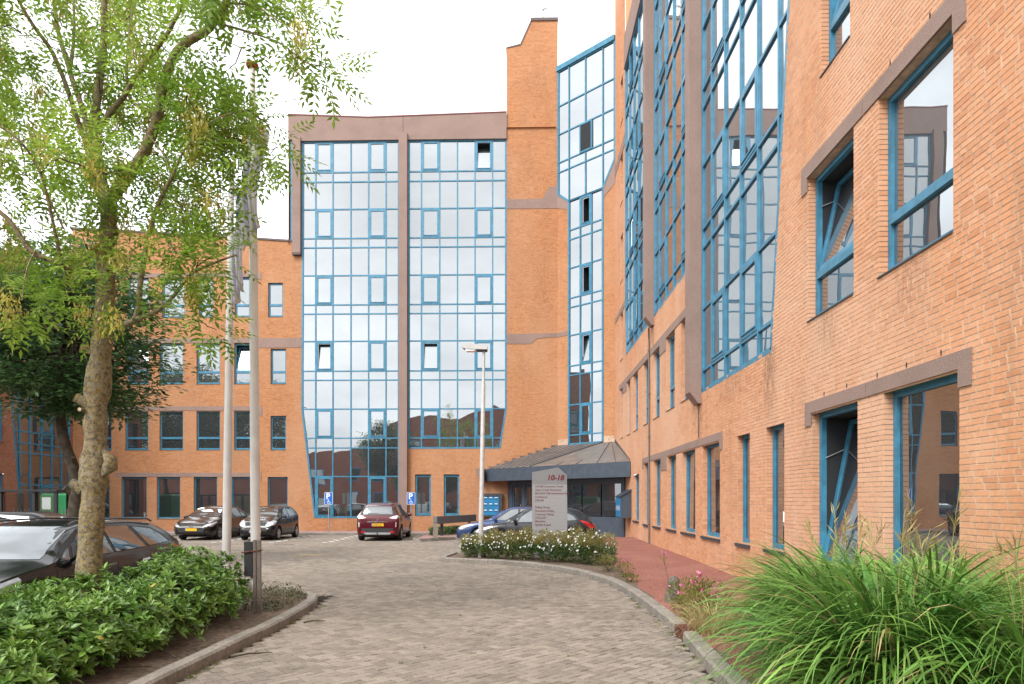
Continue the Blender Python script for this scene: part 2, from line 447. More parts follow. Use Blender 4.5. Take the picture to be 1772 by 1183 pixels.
pmat("yellow_paint", (0.55,0.40,0.14), 0.8, noise=(12, 0.3), coords="World")
pmat("pole_white", (0.66,0.65,0.63), 0.35, noise=(5, 0.08), coords="World")
pmat("pole_grey", (0.50,0.49,0.475), 0.4, metal=0.15, noise=(6, 0.12), coords="World")
pmat("galvanised", (0.42,0.43,0.44), 0.45, metal=0.6, noise=(9, 0.15))
pmat("rust_steel", (0.22,0.19,0.17), 0.7, metal=0.3, noise=(18, 0.5), alt=(0.16,0.10,0.075))
pmat("rust_iron", (0.15,0.06,0.04), 0.8, metal=0.2, noise=(25, 0.4))
pmat("dark_plastic", (0.028,0.03,0.032), 0.55)
pmat("black_rubber", (0.016,0.016,0.017), 0.85)
pmat("red_ball", (0.35,0.02,0.02), 0.4)

pmat("flag_navy", (0.02,0.03,0.10), 0.9, spec=0.1)
pmat("flag_yellow", (0.70,0.48,0.16), 0.9, spec=0.1)
pmat("sign_grey", (0.22,0.225,0.23), 0.4, metal=0.2, noise=(2, 0.06))
pmat("sign_light", (0.29,0.29,0.295), 0.45)
pmat("sign_red", (0.13,0.007,0.014), 0.5)
pmat("sign_blue", (0.01,0.13,0.52), 0.35)
pmat("sign_white", (0.80,0.80,0.80), 0.4)
pmat("chrome", (0.75,0.75,0.76), 0.12, metal=1.0)
pmat("rim_silver", (0.50,0.50,0.51), 0.3, metal=0.8)
pmat("lamp_clear", (0.62,0.64,0.66), 0.12, metal=0.55, coat=1.0)
pmat("lamp_red", (0.42,0.008,0.012), 0.15, coat=1.0)
pmat("plate_yellow", (0.80,0.47,0.02), 0.45)
pmat("plate_blue", (0.02,0.08,0.45), 0.45)
pmat("ink_black", (0.015,0.015,0.015), 0.6)
pmat("paint_black", (0.005,0.005,0.006), 0.22, spec=0.45, coat=0.3)
pmat("paint_brownblack", (0.009,0.006,0.006), 0.22, spec=0.45, coat=0.3)
pmat("paint_red", (0.085,0.004,0.010), 0.22, metal=0.2, spec=0.45, coat=0.3)
pmat("paint_blue", (0.035,0.065,0.17), 0.25, metal=0.4, spec=0.45, coat=0.3)
pmat("paint_grey", (0.022,0.023,0.026), 0.25, metal=0.4, spec=0.45, coat=0.3)
pmat("bark_ash", (0.235,0.21,0.17), 0.95, spec=0.15, noise=(20, 1.0), alt=(0.10,0.085,0.068), bump=(38, 1.0), stain=(42.0, (0.38,0.27,0.06), 0.95))
pmat("bark_dark", (0.10,0.083,0.062), 0.95, spec=0.15, noise=(7, 1.0), alt=(0.055,0.045,0.035), bump=(16, 0.8))
pmat("cut_wood", (0.60,0.47,0.33), 0.8, noise=(20, 0.2))
pmat("twig", (0.085,0.065,0.045), 0.9, spec=0.2)
leaf_mat("leaf_ash", (0.16,0.295,0.033), (0.32,0.44,0.07), 0.55, patch=1.3)
leaf_mat("key_ash", (0.60,0.52,0.12), (0.44,0.41,0.09), 0.4, patch=1.5)
leaf_mat("leaf_dark", (0.055,0.125,0.042), (0.115,0.205,0.068), 0.35, patch=0.8, rough=0.4)
leaf_mat("leaf_lime", (0.19,0.30,0.035), (0.13,0.22,0.03), 0.4, patch=0.8)
leaf_mat("leaf_laurel", (0.095,0.205,0.03), (0.205,0.34,0.062), 0.25, rough=0.32, patch=2.2, spec=0.5)
leaf_mat("leaf_daisy", (0.055,0.115,0.03), (0.16,0.19,0.06), 0.25, patch=1.6)
leaf_mat("leaf_straw", (0.34,0.28,0.10), (0.22,0.22,0.07), 0.3, patch=3)
leaf_mat("leaf_rose", (0.12,0.15,0.03), (0.26,0.24,0.06), 0.3, patch=3)
leaf_mat("leaf_cover", (0.05,0.085,0.025), (0.14,0.105,0.05), 0.2, patch=3)
leaf_mat("blade_green", (0.07,0.195,0.03), (0.20,0.355,0.07), 0.25, patch=1.4, island=0.4)
leaf_mat("blade_straw", (0.52,0.42,0.20), (0.38,0.32,0.13), 0.3, patch=2, island=0.3)
leaf_mat("petal_white", (0.80,0.80,0.76), (0.74,0.74,0.68), 0.3, island=0.1)
leaf_mat("petal_pink", (0.62,0.13,0.26), (0.72,0.30,0.42), 0.3, patch=4)
leaf_mat("leaf_turning", (0.62,0.40,0.05), (0.50,0.42,0.08), 0.3, patch=4)
leaf_mat("flag_cloth", (0.84,0.84,0.88), (0.80,0.80,0.86), 0.45, rough=0.9, island=0.0, spec=0.1)
leaf_mat("dead_leaf", (0.30,0.15,0.07), (0.20,0.11,0.06), 0.1, patch=4)
# ------------------------------------------------------------------ the setting: ground, paving, kerbs, beds
def inside(poly, x, y):
    x = np.asarray(x); y = np.asarray(y); r = np.zeros(x.shape, bool); n = len(poly)
    for i in range(n):
        x0, y0 = poly[i]; x1, y1 = poly[(i + 1) % n]
        if y0 == y1: continue
        c = ((y0 > y) != (y1 > y)) & (x < (x1 - x0) * (y - y0) / (y1 - y0) + x0)
        r ^= c
    return r

def sheet(name, poly, z, mat, kind="structure", parent=None):
    zf = z if callable(z) else (lambda x, y: z)
    me = bpy.data.meshes.new(name)
    me.from_pydata([(x, y, zf(x, y)) for x, y in poly], [], [tuple(range(len(poly)))])
    me.update()
    if me.polygons[0].normal.z < 0: me.flip_normals()
    return link(name, me, mat, parent, kind)

sheet("ground", [(-600,-600),(600,-600),(600,900),(-600,900)], -0.045, M["ground_paving"])

KERB_L = [(-3.30,1.5),(-3.30,2.5),(-3.31,3.5),(-3.32,4.5),(-3.32,5.5),(-3.32,6.5),(-3.30,7.5),(-3.28,8.5),(-3.28,9.5),(-3.32,10.4),(-3.38,11.1),(-3.52,11.65),(-3.78,12.08),(-4.15,12.36),(-4.7,12.5),(-5.6,12.52)]
KERB_R = [(1.85,2.6),(1.85,3.6),(1.85,4.6),(1.85,5.6),(1.86,6.6),(1.92,7.6),(1.98,8.5),(1.985,8.95),(2.0,9.7),(1.99,10.6),(1.96,11.5),(1.93,12.4),(1.86,13.4),(1.70,14.4),(1.46,15.25),(1.15,16.1),(0.79,16.82),(0.38,17.4),(-0.05,17.86),(-0.48,18.2),(-0.95,18.45),(-1.5,18.7),(-2.05,18.92),(-2.30,19.2),(-2.36,19.6),(-2.25,20.4),(-2.2,21.2)]
BED_L = KERB_L + [(-5.6, 1.5)]
BED_R = KERB_R + [(3.2, 22.0), (4.42, 22.0), (4.42, 2.6)]
ISLE = [(-4.6,33.3),(-4.6,28.9),(-4.42,28.35),(-4.15,28.3),(-3.0,29.6),(-0.6,30.3),(3.0,27.6),(4.42,27.6),(4.42,35.2),(-4.6,35.2)]

# --- road: herringbone of grey concrete pavers on dark jointing sand
road = sheet("road", [(-20,3.5),(4.4,3.5),(4.4,33.3),(-20,33.3)], -0.02, M["joint_sand"])
W = 0.105
pv = []
c45 = math.cos(R(45))
per = math.sqrt(2) * W
allx, ally, ori = [], [], []
# one row of the lattice: translation (1,1) -> (per, 0); translation (4,0) -> (2*per, -2*per)
a0 = np.array([[1.0, 0.5, 0], [2.5, 0.0, 1]])
for iy in range(-8, 170):
    for a in a0:
        ux = (a[0]*c45 + a[1]*c45)*W; uy = (-a[0]*c45 + a[1]*c45)*W
        xs = ux + np.arange(-150, 60) * per
        allx.append(xs); ally.append(np.full(xs.shape, uy + iy*2*per + 4.0)); ori.append(np.full(xs.shape, a[2]))
PXc = np.concatenate(allx); PYc = np.concatenate(ally); PO = np.concatenate(ori)
keep = (PXc > -16.5) & (PXc < 4.3) & (PYc > 3.6) & (PYc < 33.2)
keep &= ~inside(BED_L, PXc, PYc) & ~inside(BED_R, PXc, PYc) & ~inside(ISLE, PXc, PYc)
keep &= ~((PXc < -3.4) & (PYc < 12.4) & (PXc > -5.8))
keep &= ~((PXc < -8.5) & (PYc < 14.0))
PXc, PYc, PO = PXc[keep], PYc[keep], PO[keep]
def paver_arrays(x, y, o, z, tx, ty, l=0.1985, w=0.0935, ch=0.005):
    """chamfered paver tops: 12 verts, 9 quads each"""
    n = len(x)
    ang = np.where(o == 0, -math.pi/4, math.pi/4)
    ca, sa = np.cos(ang), np.sin(ang)
    L2, W2 = l/2, w/2
    tmpl = np.array([(-L2,-W2,-0.03),(L2,-W2,-0.03),(L2,W2,-0.03),(-L2,W2,-0.03),(-L2,-W2,-ch),(L2,-W2,-ch),(L2,W2,-ch),(-L2,W2,-ch),
                     (-L2+ch,-W2+ch,0),(L2-ch,-W2+ch,0),(L2-ch,W2-ch,0),(-L2+ch,W2-ch,0)])
    V = np.empty((n, 12, 3))
    V[:,:,0] = x[:,None] + tmpl[None,:,0]*ca[:,None] - tmpl[None,:,1]*sa[:,None]
    V[:,:,1] = y[:,None] + tmpl[None,:,0]*sa[:,None] + tmpl[None,:,1]*ca[:,None]
    V[:,:,2] = z[:,None] + tmpl[None,:,2] + tmpl[None,:,0]*tx[:,None] + tmpl[None,:,1]*ty[:,None]
    f = np.array([(8,9,10,11),(4,5,9,8),(5,6,10,9),(6,7,11,10),(7,4,8,11),(0,1,5,4),(1,2,6,5),(2,3,7,6),(3,0,4,7)])
    F = (f[None] + 12*np.arange(n)[:,None,None]).reshape(-1, 4)
    return V.reshape(-1, 3), F
dist = np.hypot(PXc, PYc); front = (PYc > 5.3) & (PXc > -3.1) & (PXc < 1.9) & (np.abs(PXc + 0.02*PYc) < PYc * 0.76)
order = np.argsort(np.where(front, dist, 1e6))
near = order[:300]; rest = order[300:]
n = len(rest)
V, F = paver_arrays(PXc[rest], PYc[rest], PO[rest], rng.normal(0, 0.0012, n), rng.normal(0, 0.012, n), rng.normal(0, 0.015, n))
link("paving", np_mesh("paving", V, F), M["paver"], road, "stuff")
pav_mesh = {}
for o in (0, 1):
    V, F = paver_arrays(np.zeros(1), np.zeros(1), np.array([o]), np.zeros(1), np.zeros(1), np.zeros(1))
    pav_mesh[o] = np_mesh("paver", V, F); pav_mesh[o].materials.append(M["paver"])
for i in near:
    ob = link("paver", pav_mesh[int(PO[i])], None, road)
    ob.location = (PXc[i], PYc[i], random.gauss(0, 0.0012)); ob.rotation_euler = (random.gauss(0, 0.013), random.gauss(0, 0.012), random.gauss(0, 0.006))

# --- kerbs: stone by stone
def kerb(name, line, side, width=0.16, h=0.125, skip=()):
    root = empty(name); root["kind"] = "structure"
    n = len(line)
    nrm = []
    for i in range(n):
        a = Vector(line[max(i-1, 0)]); b = Vector(line[min(i+1, n-1)]); d = (b - a).normalized()
        nrm.append(Vector((-d.y, d.x)) * side)
    for i in range(n - 1):
        if i in skip: continue
        a, b = Vector(line[i]), Vector(line[i+1]); d = (b - a).normalized() * 0.004
        ia, ib = nrm[i]*width, nrm[i+1]*width
        dz = random.gauss(0, 0.004); ch = 0.025
        mb = MB()
        pts = []
        for p, q in ((a + d, ia), (b - d, ib)):
            k = q.normalized() * ch
            pts += [(p.x, p.y, -0.05), (p.x, p.y, h - ch + dz), (p.x + k.x, p.y + k.y, h + dz), (p.x + q.x, p.y + q.y, h + dz), (p.x + q.x, p.y + q.y, -0.05)]
        mb.add(pts, [(0,1,2,3,4), (9,8,7,6,5)] + [(j, j+5, (j+1)%5+5, (j+1)%5) for j in range(5)])
        mb.build("kerb_stone", M["kerb_concrete"], root)
    return root
kerb("kerb_planted_bed", KERB_L, 1)
kerb("kerb_flower_bed", KERB_R, -1, skip=(6,))
kerb("kerb_pavement", [(-20 + 1.0*i, 33.3) for i in range(16)] + [(-4.6, 33.3)], 1, 0.12, 0.12)
kerb("kerb_island", [(-4.6,33.2),(-4.6,32.2),(-4.6,31.2),(-4.6,30.2),(-4.6,29.2),(-4.5,28.6),(-4.25,28.32),(-3.9,28.6),(-3.0,29.6),(-2.0,29.9),(-0.6,30.3)], -1, 0.12, 0.12)

# --- soil, gravel, paths
def inset(line, side, d):
    out = []
    n = len(line)
    for i in range(n):
        a = Vector(line[max(i-1, 0)]); b = Vector(line[min(i+1, n-1)]); e = (b - a).normalized()
        out.append((line[i][0] - e.y*side*d, line[i][1] + e.x*side*d))
    return out
def bumpy(name, poly, z0, amp, mat, step=0.22, parent=None, kind="structure", zf=None):
    """grid sheet over a polygon with uneven height"""
    xs = [p[0] for p in poly]; ys = [p[1] for p in poly]
    bm = bmesh.new()
    f = bm.faces.new([bm.verts.new((x, y, 0)) for x, y in poly])
    x = min(xs) + step
    while x < max(xs):
        bmesh.ops.bisect_plane(bm, geom=bm.verts[:]+bm.edges[:]+bm.faces[:], plane_co=(x,0,0), plane_no=(1,0,0)); x += step
    y = min(ys) + step
    while y < max(ys):
        bmesh.ops.bisect_plane(bm, geom=bm.verts[:]+bm.edges[:]+bm.faces[:], plane_co=(0,y,0), plane_no=(0,1,0)); y += step
    for v in bm.verts:
        hx = math.sin(v.co.x*3.1 + v.co.y*1.7) * math.cos(v.co.y*2.3 - v.co.x*1.3)
        v.co.z = (zf(v.co.x, v.co.y) if zf else z0) + amp * (hx + random.uniform(-0.5, 0.5))
    bmesh.ops.recalc_face_normals(bm, faces=bm.faces)
    me = bpy.data.meshes.new(name); bm.to_mesh(me); bm.free()
    if me.polygons[0].normal.z < 0: me.flip_normals()
    for p in me.polygons: p.use_smooth = True
    return link(name, me, mat, parent, kind)
bumpy("soil_planted_bed", inset(KERB_L, 1, 0.13) + [(-5.7, 12.4), (-5.7, 1.5)], 0.085, 0.018, M["soil"])
bumpy("soil_flower_bed", inset(KERB_R, -1, 0.13) + [(3.3, 21.6), (3.3, 2.6)], 0.085, 0.018, M["soil"])
def gz(x, y):
    t = min(1, max(0, (y - 13) / 16.5)); e = min(1, max(0, (x - 2.1) / 0.5))
    return 0.07 + e * (0.085 + 0.105 * t)
bumpy("gravel_path", [(2.05,3.0),(2.05,8.4),(2.12,10.0),(2.1,12.0),(2.15,13.6),(2.25,15.0),(2.4,17.2),(2.6,19.5),(2.75,21.5),(2.9,24),(2.95,27.4),(4.43,27.4),(4.43,3.0)], 0, 0.004, M["gravel_red"], 0.3, zf=gz)
# loose crushed stone
ng = 7000
gx_ = rng.uniform(2.1, 4.4, ng); gy_ = 8.6 + rng.random(ng)**1.6 * 11
sz = rng.uniform(0.006, 0.015, ng)
octv = np.array([(1,0,0),(-1,0,0),(0,1,0),(0,-1,0),(0,0,0.8)])
octf = np.array([(0,2,4),(2,1,4),(1,3,4),(3,0,4)])
rz = rng.uniform(0, 6.28, ng)
V = octv[None] * sz[:,None,None] * rng.uniform(0.6, 1.3, (ng, 5, 1))
Vx = V[:,:,0]*np.cos(rz)[:,None] - V[:,:,1]*np.sin(rz)[:,None]; Vy = V[:,:,0]*np.sin(rz)[:,None] + V[:,:,1]*np.cos(rz)[:,None]
gz_ = np.array([gz(a, b) for a, b in zip(gx_, gy_)])
V = np.stack([Vx + gx_[:,None], Vy + gy_[:,None], V[:,:,2] + gz_[:,None] - 0.001], -1)
tag(link("gravel_stones", np_mesh("gravel_stones", V, (octf[None] + 5*np.arange(ng)[:,None,None]).reshape(-1, 3)), M["gravel_stone"], None, "stuff"), "loose crushed red stone on the gravel path beside the wall", "gravel")
# pedestrian paving in front of the facade, running bond of small reddish blocks
foot = sheet("pavement", [(-23.5,33.42),(-4.5,33.42),(-4.5,29.0),(-4.3,28.5),(-3.0,29.75),(-0.6,30.42),(3.0,27.7),(4.42,27.7),(4.42,35.3),(-23.5,35.3)], 0.1, M["joint_sand"])
bx, by = [], []
for j in range(70):
    y = 27.8 + j*0.108
    x = np.arange(-20, 4.3, 0.212) + (0.106 if j % 2 else 0)
    bx.append(x); by.append(np.full(x.shape, y))
bx = np.concatenate(bx); by = np.concatenate(by)
pf = [(-20,33.46),(-4.45,33.46),(-4.45,29.0),(-4.25,28.6),(-3.0,29.85),(-0.6,30.5),(3.0,27.8),(4.3,27.8),(4.3,35.15),(-20,35.15)]
kp = inside(pf, bx, by); bx, by = bx[kp], by[kp]; n = len(bx)
V, F = paver_arrays(bx, by, np.full(n, 9), np.full(n, 0.122) + rng.normal(0, 0.001, n), rng.normal(0, .008, n), rng.normal(0, .008, n))
ang_fix = -math.pi/4
Vr = V.reshape(n, 12, 3); cx_, cy_ = bx[:,None], by[:,None]
dx, dy = Vr[:,:,0]-cx_, Vr[:,:,1]-cy_
Vr[:,:,0] = cx_ + dx*math.cos(ang_fix) - dy*math.sin(ang_fix); Vr[:,:,1] = cy_ + dx*math.sin(ang_fix) + dy*math.cos(ang_fix)
link("pavement_blocks", np_mesh("pavement_blocks", Vr, F), M["paver_red"], foot, "stuff")

# --- painted bay markings: white pavers in double staggered rows, one part per painted block
marks = empty("bay_markings"); marks["kind"] = "structure"
mk = MB(); mk.box(-0.105, 0.105, -0.052, 0.052, -0.01, 0.0045); mk_me = mk.mesh("painted_block"); mk_me.materials.append(M["white_paint"])
for X0 in (-8.05, -10.25, -12.6, -14.9):
    for j in range(7):
        for s in (0, 1):
            y = 27.6 + j*0.86 + s*0.43
            if y > 33: continue
            o = link("painted_block", mk_me, None, marks); o.location = (X0 + (0.16 if s else -0.02) + random.uniform(-.02, .02), y, 0.001)
# manhole cover
mb = MB(); mb.lathe([(0.0,0.004),(0.30,0.004),(0.305,-0.002),(0.33,-0.002),(0.335,0.006),(0.40,0.006),(0.41,-0.02)], 32)
o = mb.build("manhole_cover", M["rust_steel"], None, 30); o.location = (-9.3, 26.3, 0.004); tag(o, "round iron manhole cover set in the paving before the small dark hatchback", "manhole")
mb = MB()
mb.prism([(-.55,-.05),(-.2,-.10),(.2,-.06),(.62,-.04),(.2,.06),(-.3,.09)], lambda u, w, d: (u, w, d), 0.002, 0.0045)
o = mb.build("paint_smear", M["yellow_paint"], road); o.location = (-6.7, 21.4, 0.0)
# --- rusty kerb inlet
inlet = empty("kerb_inlet", (1.98, 8.72, 0), 0.0, "rusty cast iron kerb inlet with three slots in the flower bed kerb", "drain")
mb = MB()
mb.box(0.0, 0.34, -0.215, 0.215, 0.115, 0.13); mb.box(0.05, 0.34, -0.215, 0.215, -0.05, 0.115)
for y in (-0.195, -0.065, 0.065, 0.195): mb.box(-0.005, 0.06, y-0.02, y+0.02, -0.03, 0.114)
mb.box(-0.005, 0.06, -0.215, 0.215, -0.03, 0.012)
mb.build("casting", M["rust_iron"], inlet)
mb = MB(); mb.box(0.035, 0.049, -0.21, 0.21, 0.013, 0.113); mb.build("inlet_opening", M["room_dark"], inlet)
# ------------------------------------------------------------------ buildings
CH = 0.0635                                       # course height
BRICK_L, HEAD_L, JT = 0.210, 0.100, 0.010
def scan(poly, z):
    xs = []
    n = len(poly)
    for i in range(n):
        (u0, z0), (u1, z1) = poly[i], poly[(i+1) % n]
        if (z0 > z) != (z1 > z): xs.append(u0 + (z - z0) * (u1 - u0) / (z1 - z0))
    xs.sort()
    return [(xs[i], xs[i+1]) for i in range(0, len(xs) - 1, 2)]
def minus(iv, cut):
    for c0, c1 in cut:
        out = []
        for a, b in iv:
            if c1 <= a or c0 >= b: out.append((a, b)); continue
            if c0 > a: out.append((a, c0))
            if c1 < b: out.append((c1, b))
        iv = out
    return iv
def lay(u0, u1, k):
    """brick ends along one course, wild bond"""
    out = []; u = u0
    r = random.random
    first = True
    while u < u1 - 0.02:
        l = BRICK_L if r() < 0.78 else HEAD_L
        if first: l *= 0.35 + 0.65*r(); first = False
        if u1 - (u + l + JT) < 0.045: l = u1 - u
        out.append((u, min(u + l, u1) - (JT if u + l < u1 - 1e-6 else 0)))
        u += l + (JT if u + l < u1 - 1e-6 else 0)
    return out
def bricks_to_mesh(fr, B):
    """B rows: u0, u1, z0, z1, n_front; frusta standing on the mortar plane"""
    B = np.asarray(B, float); n = len(B)
    u0, u1, z0, z1, nf = B.T
    c = 0.0022
    cu = np.stack([u0,u1,u1,u0,u0+c,u1-c,u1-c,u0+c], 1); cz = np.stack([z0,z0,z1,z1,z0+c,z0+c,z1-c,z1-c], 1)
    cn = np.stack([np.full(n,-0.004)]*4 + [nf]*4, 1)
    V = fr.O[None,None] + cu[:,:,None]*fr.U + cn[:,:,None]*fr.N
    V[:,:,2] = cz
    f = np.array([(4,5,6,7),(0,1,5,4),(1,2,6,5),(2,3,7,6),(3,0,4,7)])
    if np.cross(fr.U, (0,0,1)) @ fr.N < 0: f = f[:, ::-1]
    F = (f[None] + 8*np.arange(n)[:,None,None]).reshape(-1, 4)
    return V.reshape(-1, 3), F
def wall(parent, fr, solids, holes, brick, name="wall", near_key=None, reveals=(), rd=0.13):
    """mortar sheet with real bricks laid course by course; reveals: rectangular openings (u0,u1,z0,z1) that get brick jambs"""
    zmin = min(p[1] for s in solids for p in s); zmax = max(p[1] for s in solids for p in s)
    B = []; mv = []; mf = []
    k = 0; z = zmin
    while z < zmax - 0.01:
        zt = min(z + CH, zmax); zm = (z + zt) / 2
        iv = []
        for s in solids: iv += scan(s, zm)
        iv = minus(iv, [c for h in holes for c in scan(h, zm)])
        for a, b in iv:
            if b - a < 0.015: continue
            i = len(mv); mv += [fr.p(a, z, 0), fr.p(b, z, 0), fr.p(b, zt, 0), fr.p(a, zt, 0)]; mf.append((i, i+1, i+2, i+3))
            for p, q in lay(a, b, k): B.append((p, q, z + 0.0045, zt - 0.0045, 0.0038 + random.uniform(-.0012, .0016)))
        z = zt; k += 1
    fr_n = Frame((0,0), (1,0), (0,1))
    Vj, Fj, base = [], [], 0
    for (u0, u1, z0, z1) in reveals:
        i = len(mv)
        mv += [fr.p(u0,z0,0),fr.p(u0,z1,0),fr.p(u0,z1,-rd),fr.p(u0,z0,-rd)]; mf.append((i,i+1,i+2,i+3))
        i = len(mv)
        mv += [fr.p(u1,z0,0),fr.p(u1,z1,0),fr.p(u1,z1,-rd),fr.p(u1,z0,-rd)]; mf.append((i,i+1,i+2,i+3))
        i = len(mv)
        mv += [fr.p(u0,z1,0),fr.p(u1,z1,0),fr.p(u1,z1,-rd),fr.p(u0,z1,-rd)]; mf.append((i,i+1,i+2,i+3))
        i = len(mv)
        mv += [fr.p(u0,z0,0),fr.p(u1,z0,0),fr.p(u1,z0,-rd),fr.p(u0,z0,-rd)]; mf.append((i,i+1,i+2,i+3))
        for ue, s in ((u0, 1), (u1, -1)):
            o = fr.O + fr.U*ue
            jf = Frame(o[:2], -fr.N[:2], fr.U[:2]*s)
            rows = []
            z = zmin + math.ceil((z0 - zmin)/CH)*CH
            while z + CH <= z1 + 0.02:
                rows.append((0.004, rd, z + 0.0045, z + CH - 0.0045, 0.006)); z += CH
            if rows:
                V, F = bricks_to_mesh(jf, rows); Vj.append(V); Fj.append(F + base); base += len(V)
    me = bpy.data.meshes.new(name); me.from_pydata(mv, [], mf); me.update()
    w = link(name, me, M["mortar" if brick == "brick_peach" else "mortar_ochre"], parent)
    B = np.array(B)
    picked = np.zeros(len(B), bool)
    if near_key is not None:
        key = np.array([near_key(*r) for r in B]); idx = np.argsort(key)[:300]
        idx = idx[key[idx] < 1e5]; picked[idx] = True
        cache = {}
        for i in idx:
            r = B[i]; key2 = round(r[1]-r[0], 3)
            if key2 not in cache:
                lf = Frame((0,0), fr.U[:2], fr.N[:2])
                V, F = bricks_to_mesh(lf, [(0, r[1]-r[0], -(CH-0.009)/2, (CH-0.009)/2, 0.0042)])
                cache[key2] = np_mesh("brick", V, F); cache[key2].materials.append(M[brick])
            o = link("brick", cache[key2], None, w); o.location = fr.p(r[0], (r[2]+r[3])/2, 0)
            o.rotation_euler = (random.gauss(0, .004), random.gauss(0, .004), random.gauss(0, .003))
    V, F = bricks_to_mesh(fr, B[~picked])
    if Vj: V2 = np.concatenate(Vj); F2 = np.concatenate(Fj) + len(V); V = np.concatenate([V, V2]); F = np.concatenate([F, F2])
    link("brickwork", np_mesh("brickwork", V, F), M[brick], w, "stuff")
    return w

def pane(parent, fr, poly, n, mat, thick=0.012, tilt=0.0035):
    """glass pane, set very slightly out of true like real glazing"""
    us = [p[0] for p in poly]; zs = [p[1] for p in poly]
    uc, zc_ = (min(us)+max(us))/2, (min(zs)+max(zs))/2
    a = random.gauss(0, tilt); b = random.gauss(0, tilt)
    mb = MB()
    mb.prism(poly, lambda u, z, d: fr.p(u, z, n + d + a*(u-uc) + b*(z-zc_)), -thick, 0.0)
    return mb.build("pane", mat, parent)

def window(parent, fr, u0, u1, z0, z1, depth=0.13, transom=None, sill=None, opened=None, fw=0.075, glass="glass_window", jamb_dark=True):
    """blue window set back in the wall: frame > panes, sill; opened = the upper light tipped inwards"""
    mb = MB()
    n0, n1 = -depth - 0.03, -depth + 0.045
    fr.box(mb, u0-0.03, u0+fw, z0-0.03, z1+0.05, n0, n1); fr.box(mb, u1-fw, u1+0.03, z0-0.03, z1+0.05, n0, n1)
    fr.box(mb, u0+fw, u1-fw, z1-fw, z1+0.05, n0, n1); fr.box(mb, u0+fw, u1-fw, z0-0.03, z0+fw*1.2, n0, n1)
    lo = z0 + fw*1.2
    if transom:
        fr.box(mb, u0+fw, u1-fw, transom-0.055, transom+0.055, n0, n1+0.012)
    w = mb.build("window", M["blue_frame"], parent)
    g = M[glass]
    hi0 = (transom + 0.055) if transom else lo
    if transom:
        pane(w, fr, [(u0+fw,lo),(u1-fw,lo),(u1-fw,transom-0.055),(u0+fw,transom-0.055)], -depth+0.005, g)
    if not opened:
        pane(w, fr, [(u0+fw,hi0),(u1-fw,hi0),(u1-fw,z1-fw),(u0+fw,z1-fw)], -depth+0.005, g)
    else:
        # dark room behind, sash tipped inwards at the top
        ub, ue, zb, zt = u0+fw, u1-fw, hi0, z1-fw
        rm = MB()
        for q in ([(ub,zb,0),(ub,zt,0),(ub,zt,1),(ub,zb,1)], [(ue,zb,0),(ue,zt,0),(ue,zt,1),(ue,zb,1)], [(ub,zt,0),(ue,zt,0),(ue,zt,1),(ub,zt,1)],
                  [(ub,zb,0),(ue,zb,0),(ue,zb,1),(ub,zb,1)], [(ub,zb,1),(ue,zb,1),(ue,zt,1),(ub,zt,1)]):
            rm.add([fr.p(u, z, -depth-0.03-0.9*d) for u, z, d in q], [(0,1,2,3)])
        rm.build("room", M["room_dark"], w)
        a = R(opened); hgt = zt - zb
        def tp(u, v, d): return fr.p(u, zb + v*math.cos(a) + d*math.sin(a), -depth + 0.01 - v*math.sin(a) + d*math.cos(a))
        sb = MB(); s = 0.07
        for (a0, a1, v0, v1) in ((ub,ub+s,0,hgt),(ue-s,ue,0,hgt),(ub+s,ue-s,0,s),(ub+s,ue-s,hgt-s,hgt)):
            P = [tp(u, v, d) for d in (-0.03, 0.03) for u, v in ((a0,v0),(a1,v0),(a1,v1),(a0,v1))]
            sb.add(P, [(0,3,2,1),(4,5,6,7),(0,1,5,4),(1,2,6,5),(2,3,7,6),(3,0,4,7)])
        sash = sb.build("sash", M["blue_frame"], w)
        pb = MB(); P = [tp(u, v, d) for d in (-0.006, 0.006) for u, v in ((ub+s,s),(ue-s,s),(ue-s,hgt-s),(ub+s,hgt-s))]
        pb.add(P, [(0,3,2,1),(4,5,6,7),(0,1,5,4),(1,2,6,5),(2,3,7,6),(3,0,4,7)])
        pb.build("pane", g, w)
        st = MB()
        for uu in (ub+0.02, ue-0.02): st.tube([fr.p(uu, zb+hgt*0.72, -depth-0.005), tp(uu, hgt*0.80, 0)], 0.008, 6)
        st.build("stay", M["galvanised"], w)
    if sill:
        sb = MB()
        fr.prism(sb, [(u0-0.03, z0-0.075),(u1+0.03, z0-0.075),(u1+0.03, z0-0.012),(u0-0.03, z0-0.012)], -depth+0.03, 0.05)
        sb.build("sill", M["sill_dark"], w)
    else:
        sb = MB(); fr.box(sb, u0, u1, z0-0.02, z0-0.002, -depth+0.02, 0.022); sb.build("sill", M["sill_dark"], w)
    return w

def clip_poly(poly, us, ue, z0, z1):
    """Sutherland-Hodgman against a cell"""
    def cut(p, f):
        out = []
        for i in range(len(p)):
            a, b = p[i], p[(i+1) % len(p)]
            fa, fb = f(a), f(b)
            if fa >= 0: out.append(a)
            if (fa > 0) != (fb > 0) and abs(fa-fb) > 1e-9:
                t = fa/(fa-fb); out.append((a[0]+(b[0]-a[0])*t, a[1]+(b[1]-a[1])*t))
        return out
    for f in (lambda p: p[0]-us, lambda p: ue-p[0], lambda p: p[1]-z0, lambda p: z1-p[1]):
        if len(poly) < 3: return []
        poly = cut(poly, f)
    r = []
    for p in poly:
        if not r or math.hypot(p[0]-r[-1][0], p[1]-r[-1][1]) > 1e-4: r.append(p)
    if len(r) > 1 and math.hypot(r[0][0]-r[-1][0], r[0][1]-r[-1][1]) < 1e-4: r.pop()
    return r
def area(p): return abs(sum(p[i][0]*p[(i+1)%len(p)][1]-p[(i+1)%len(p)][0]*p[i][1] for i in range(len(p))))/2

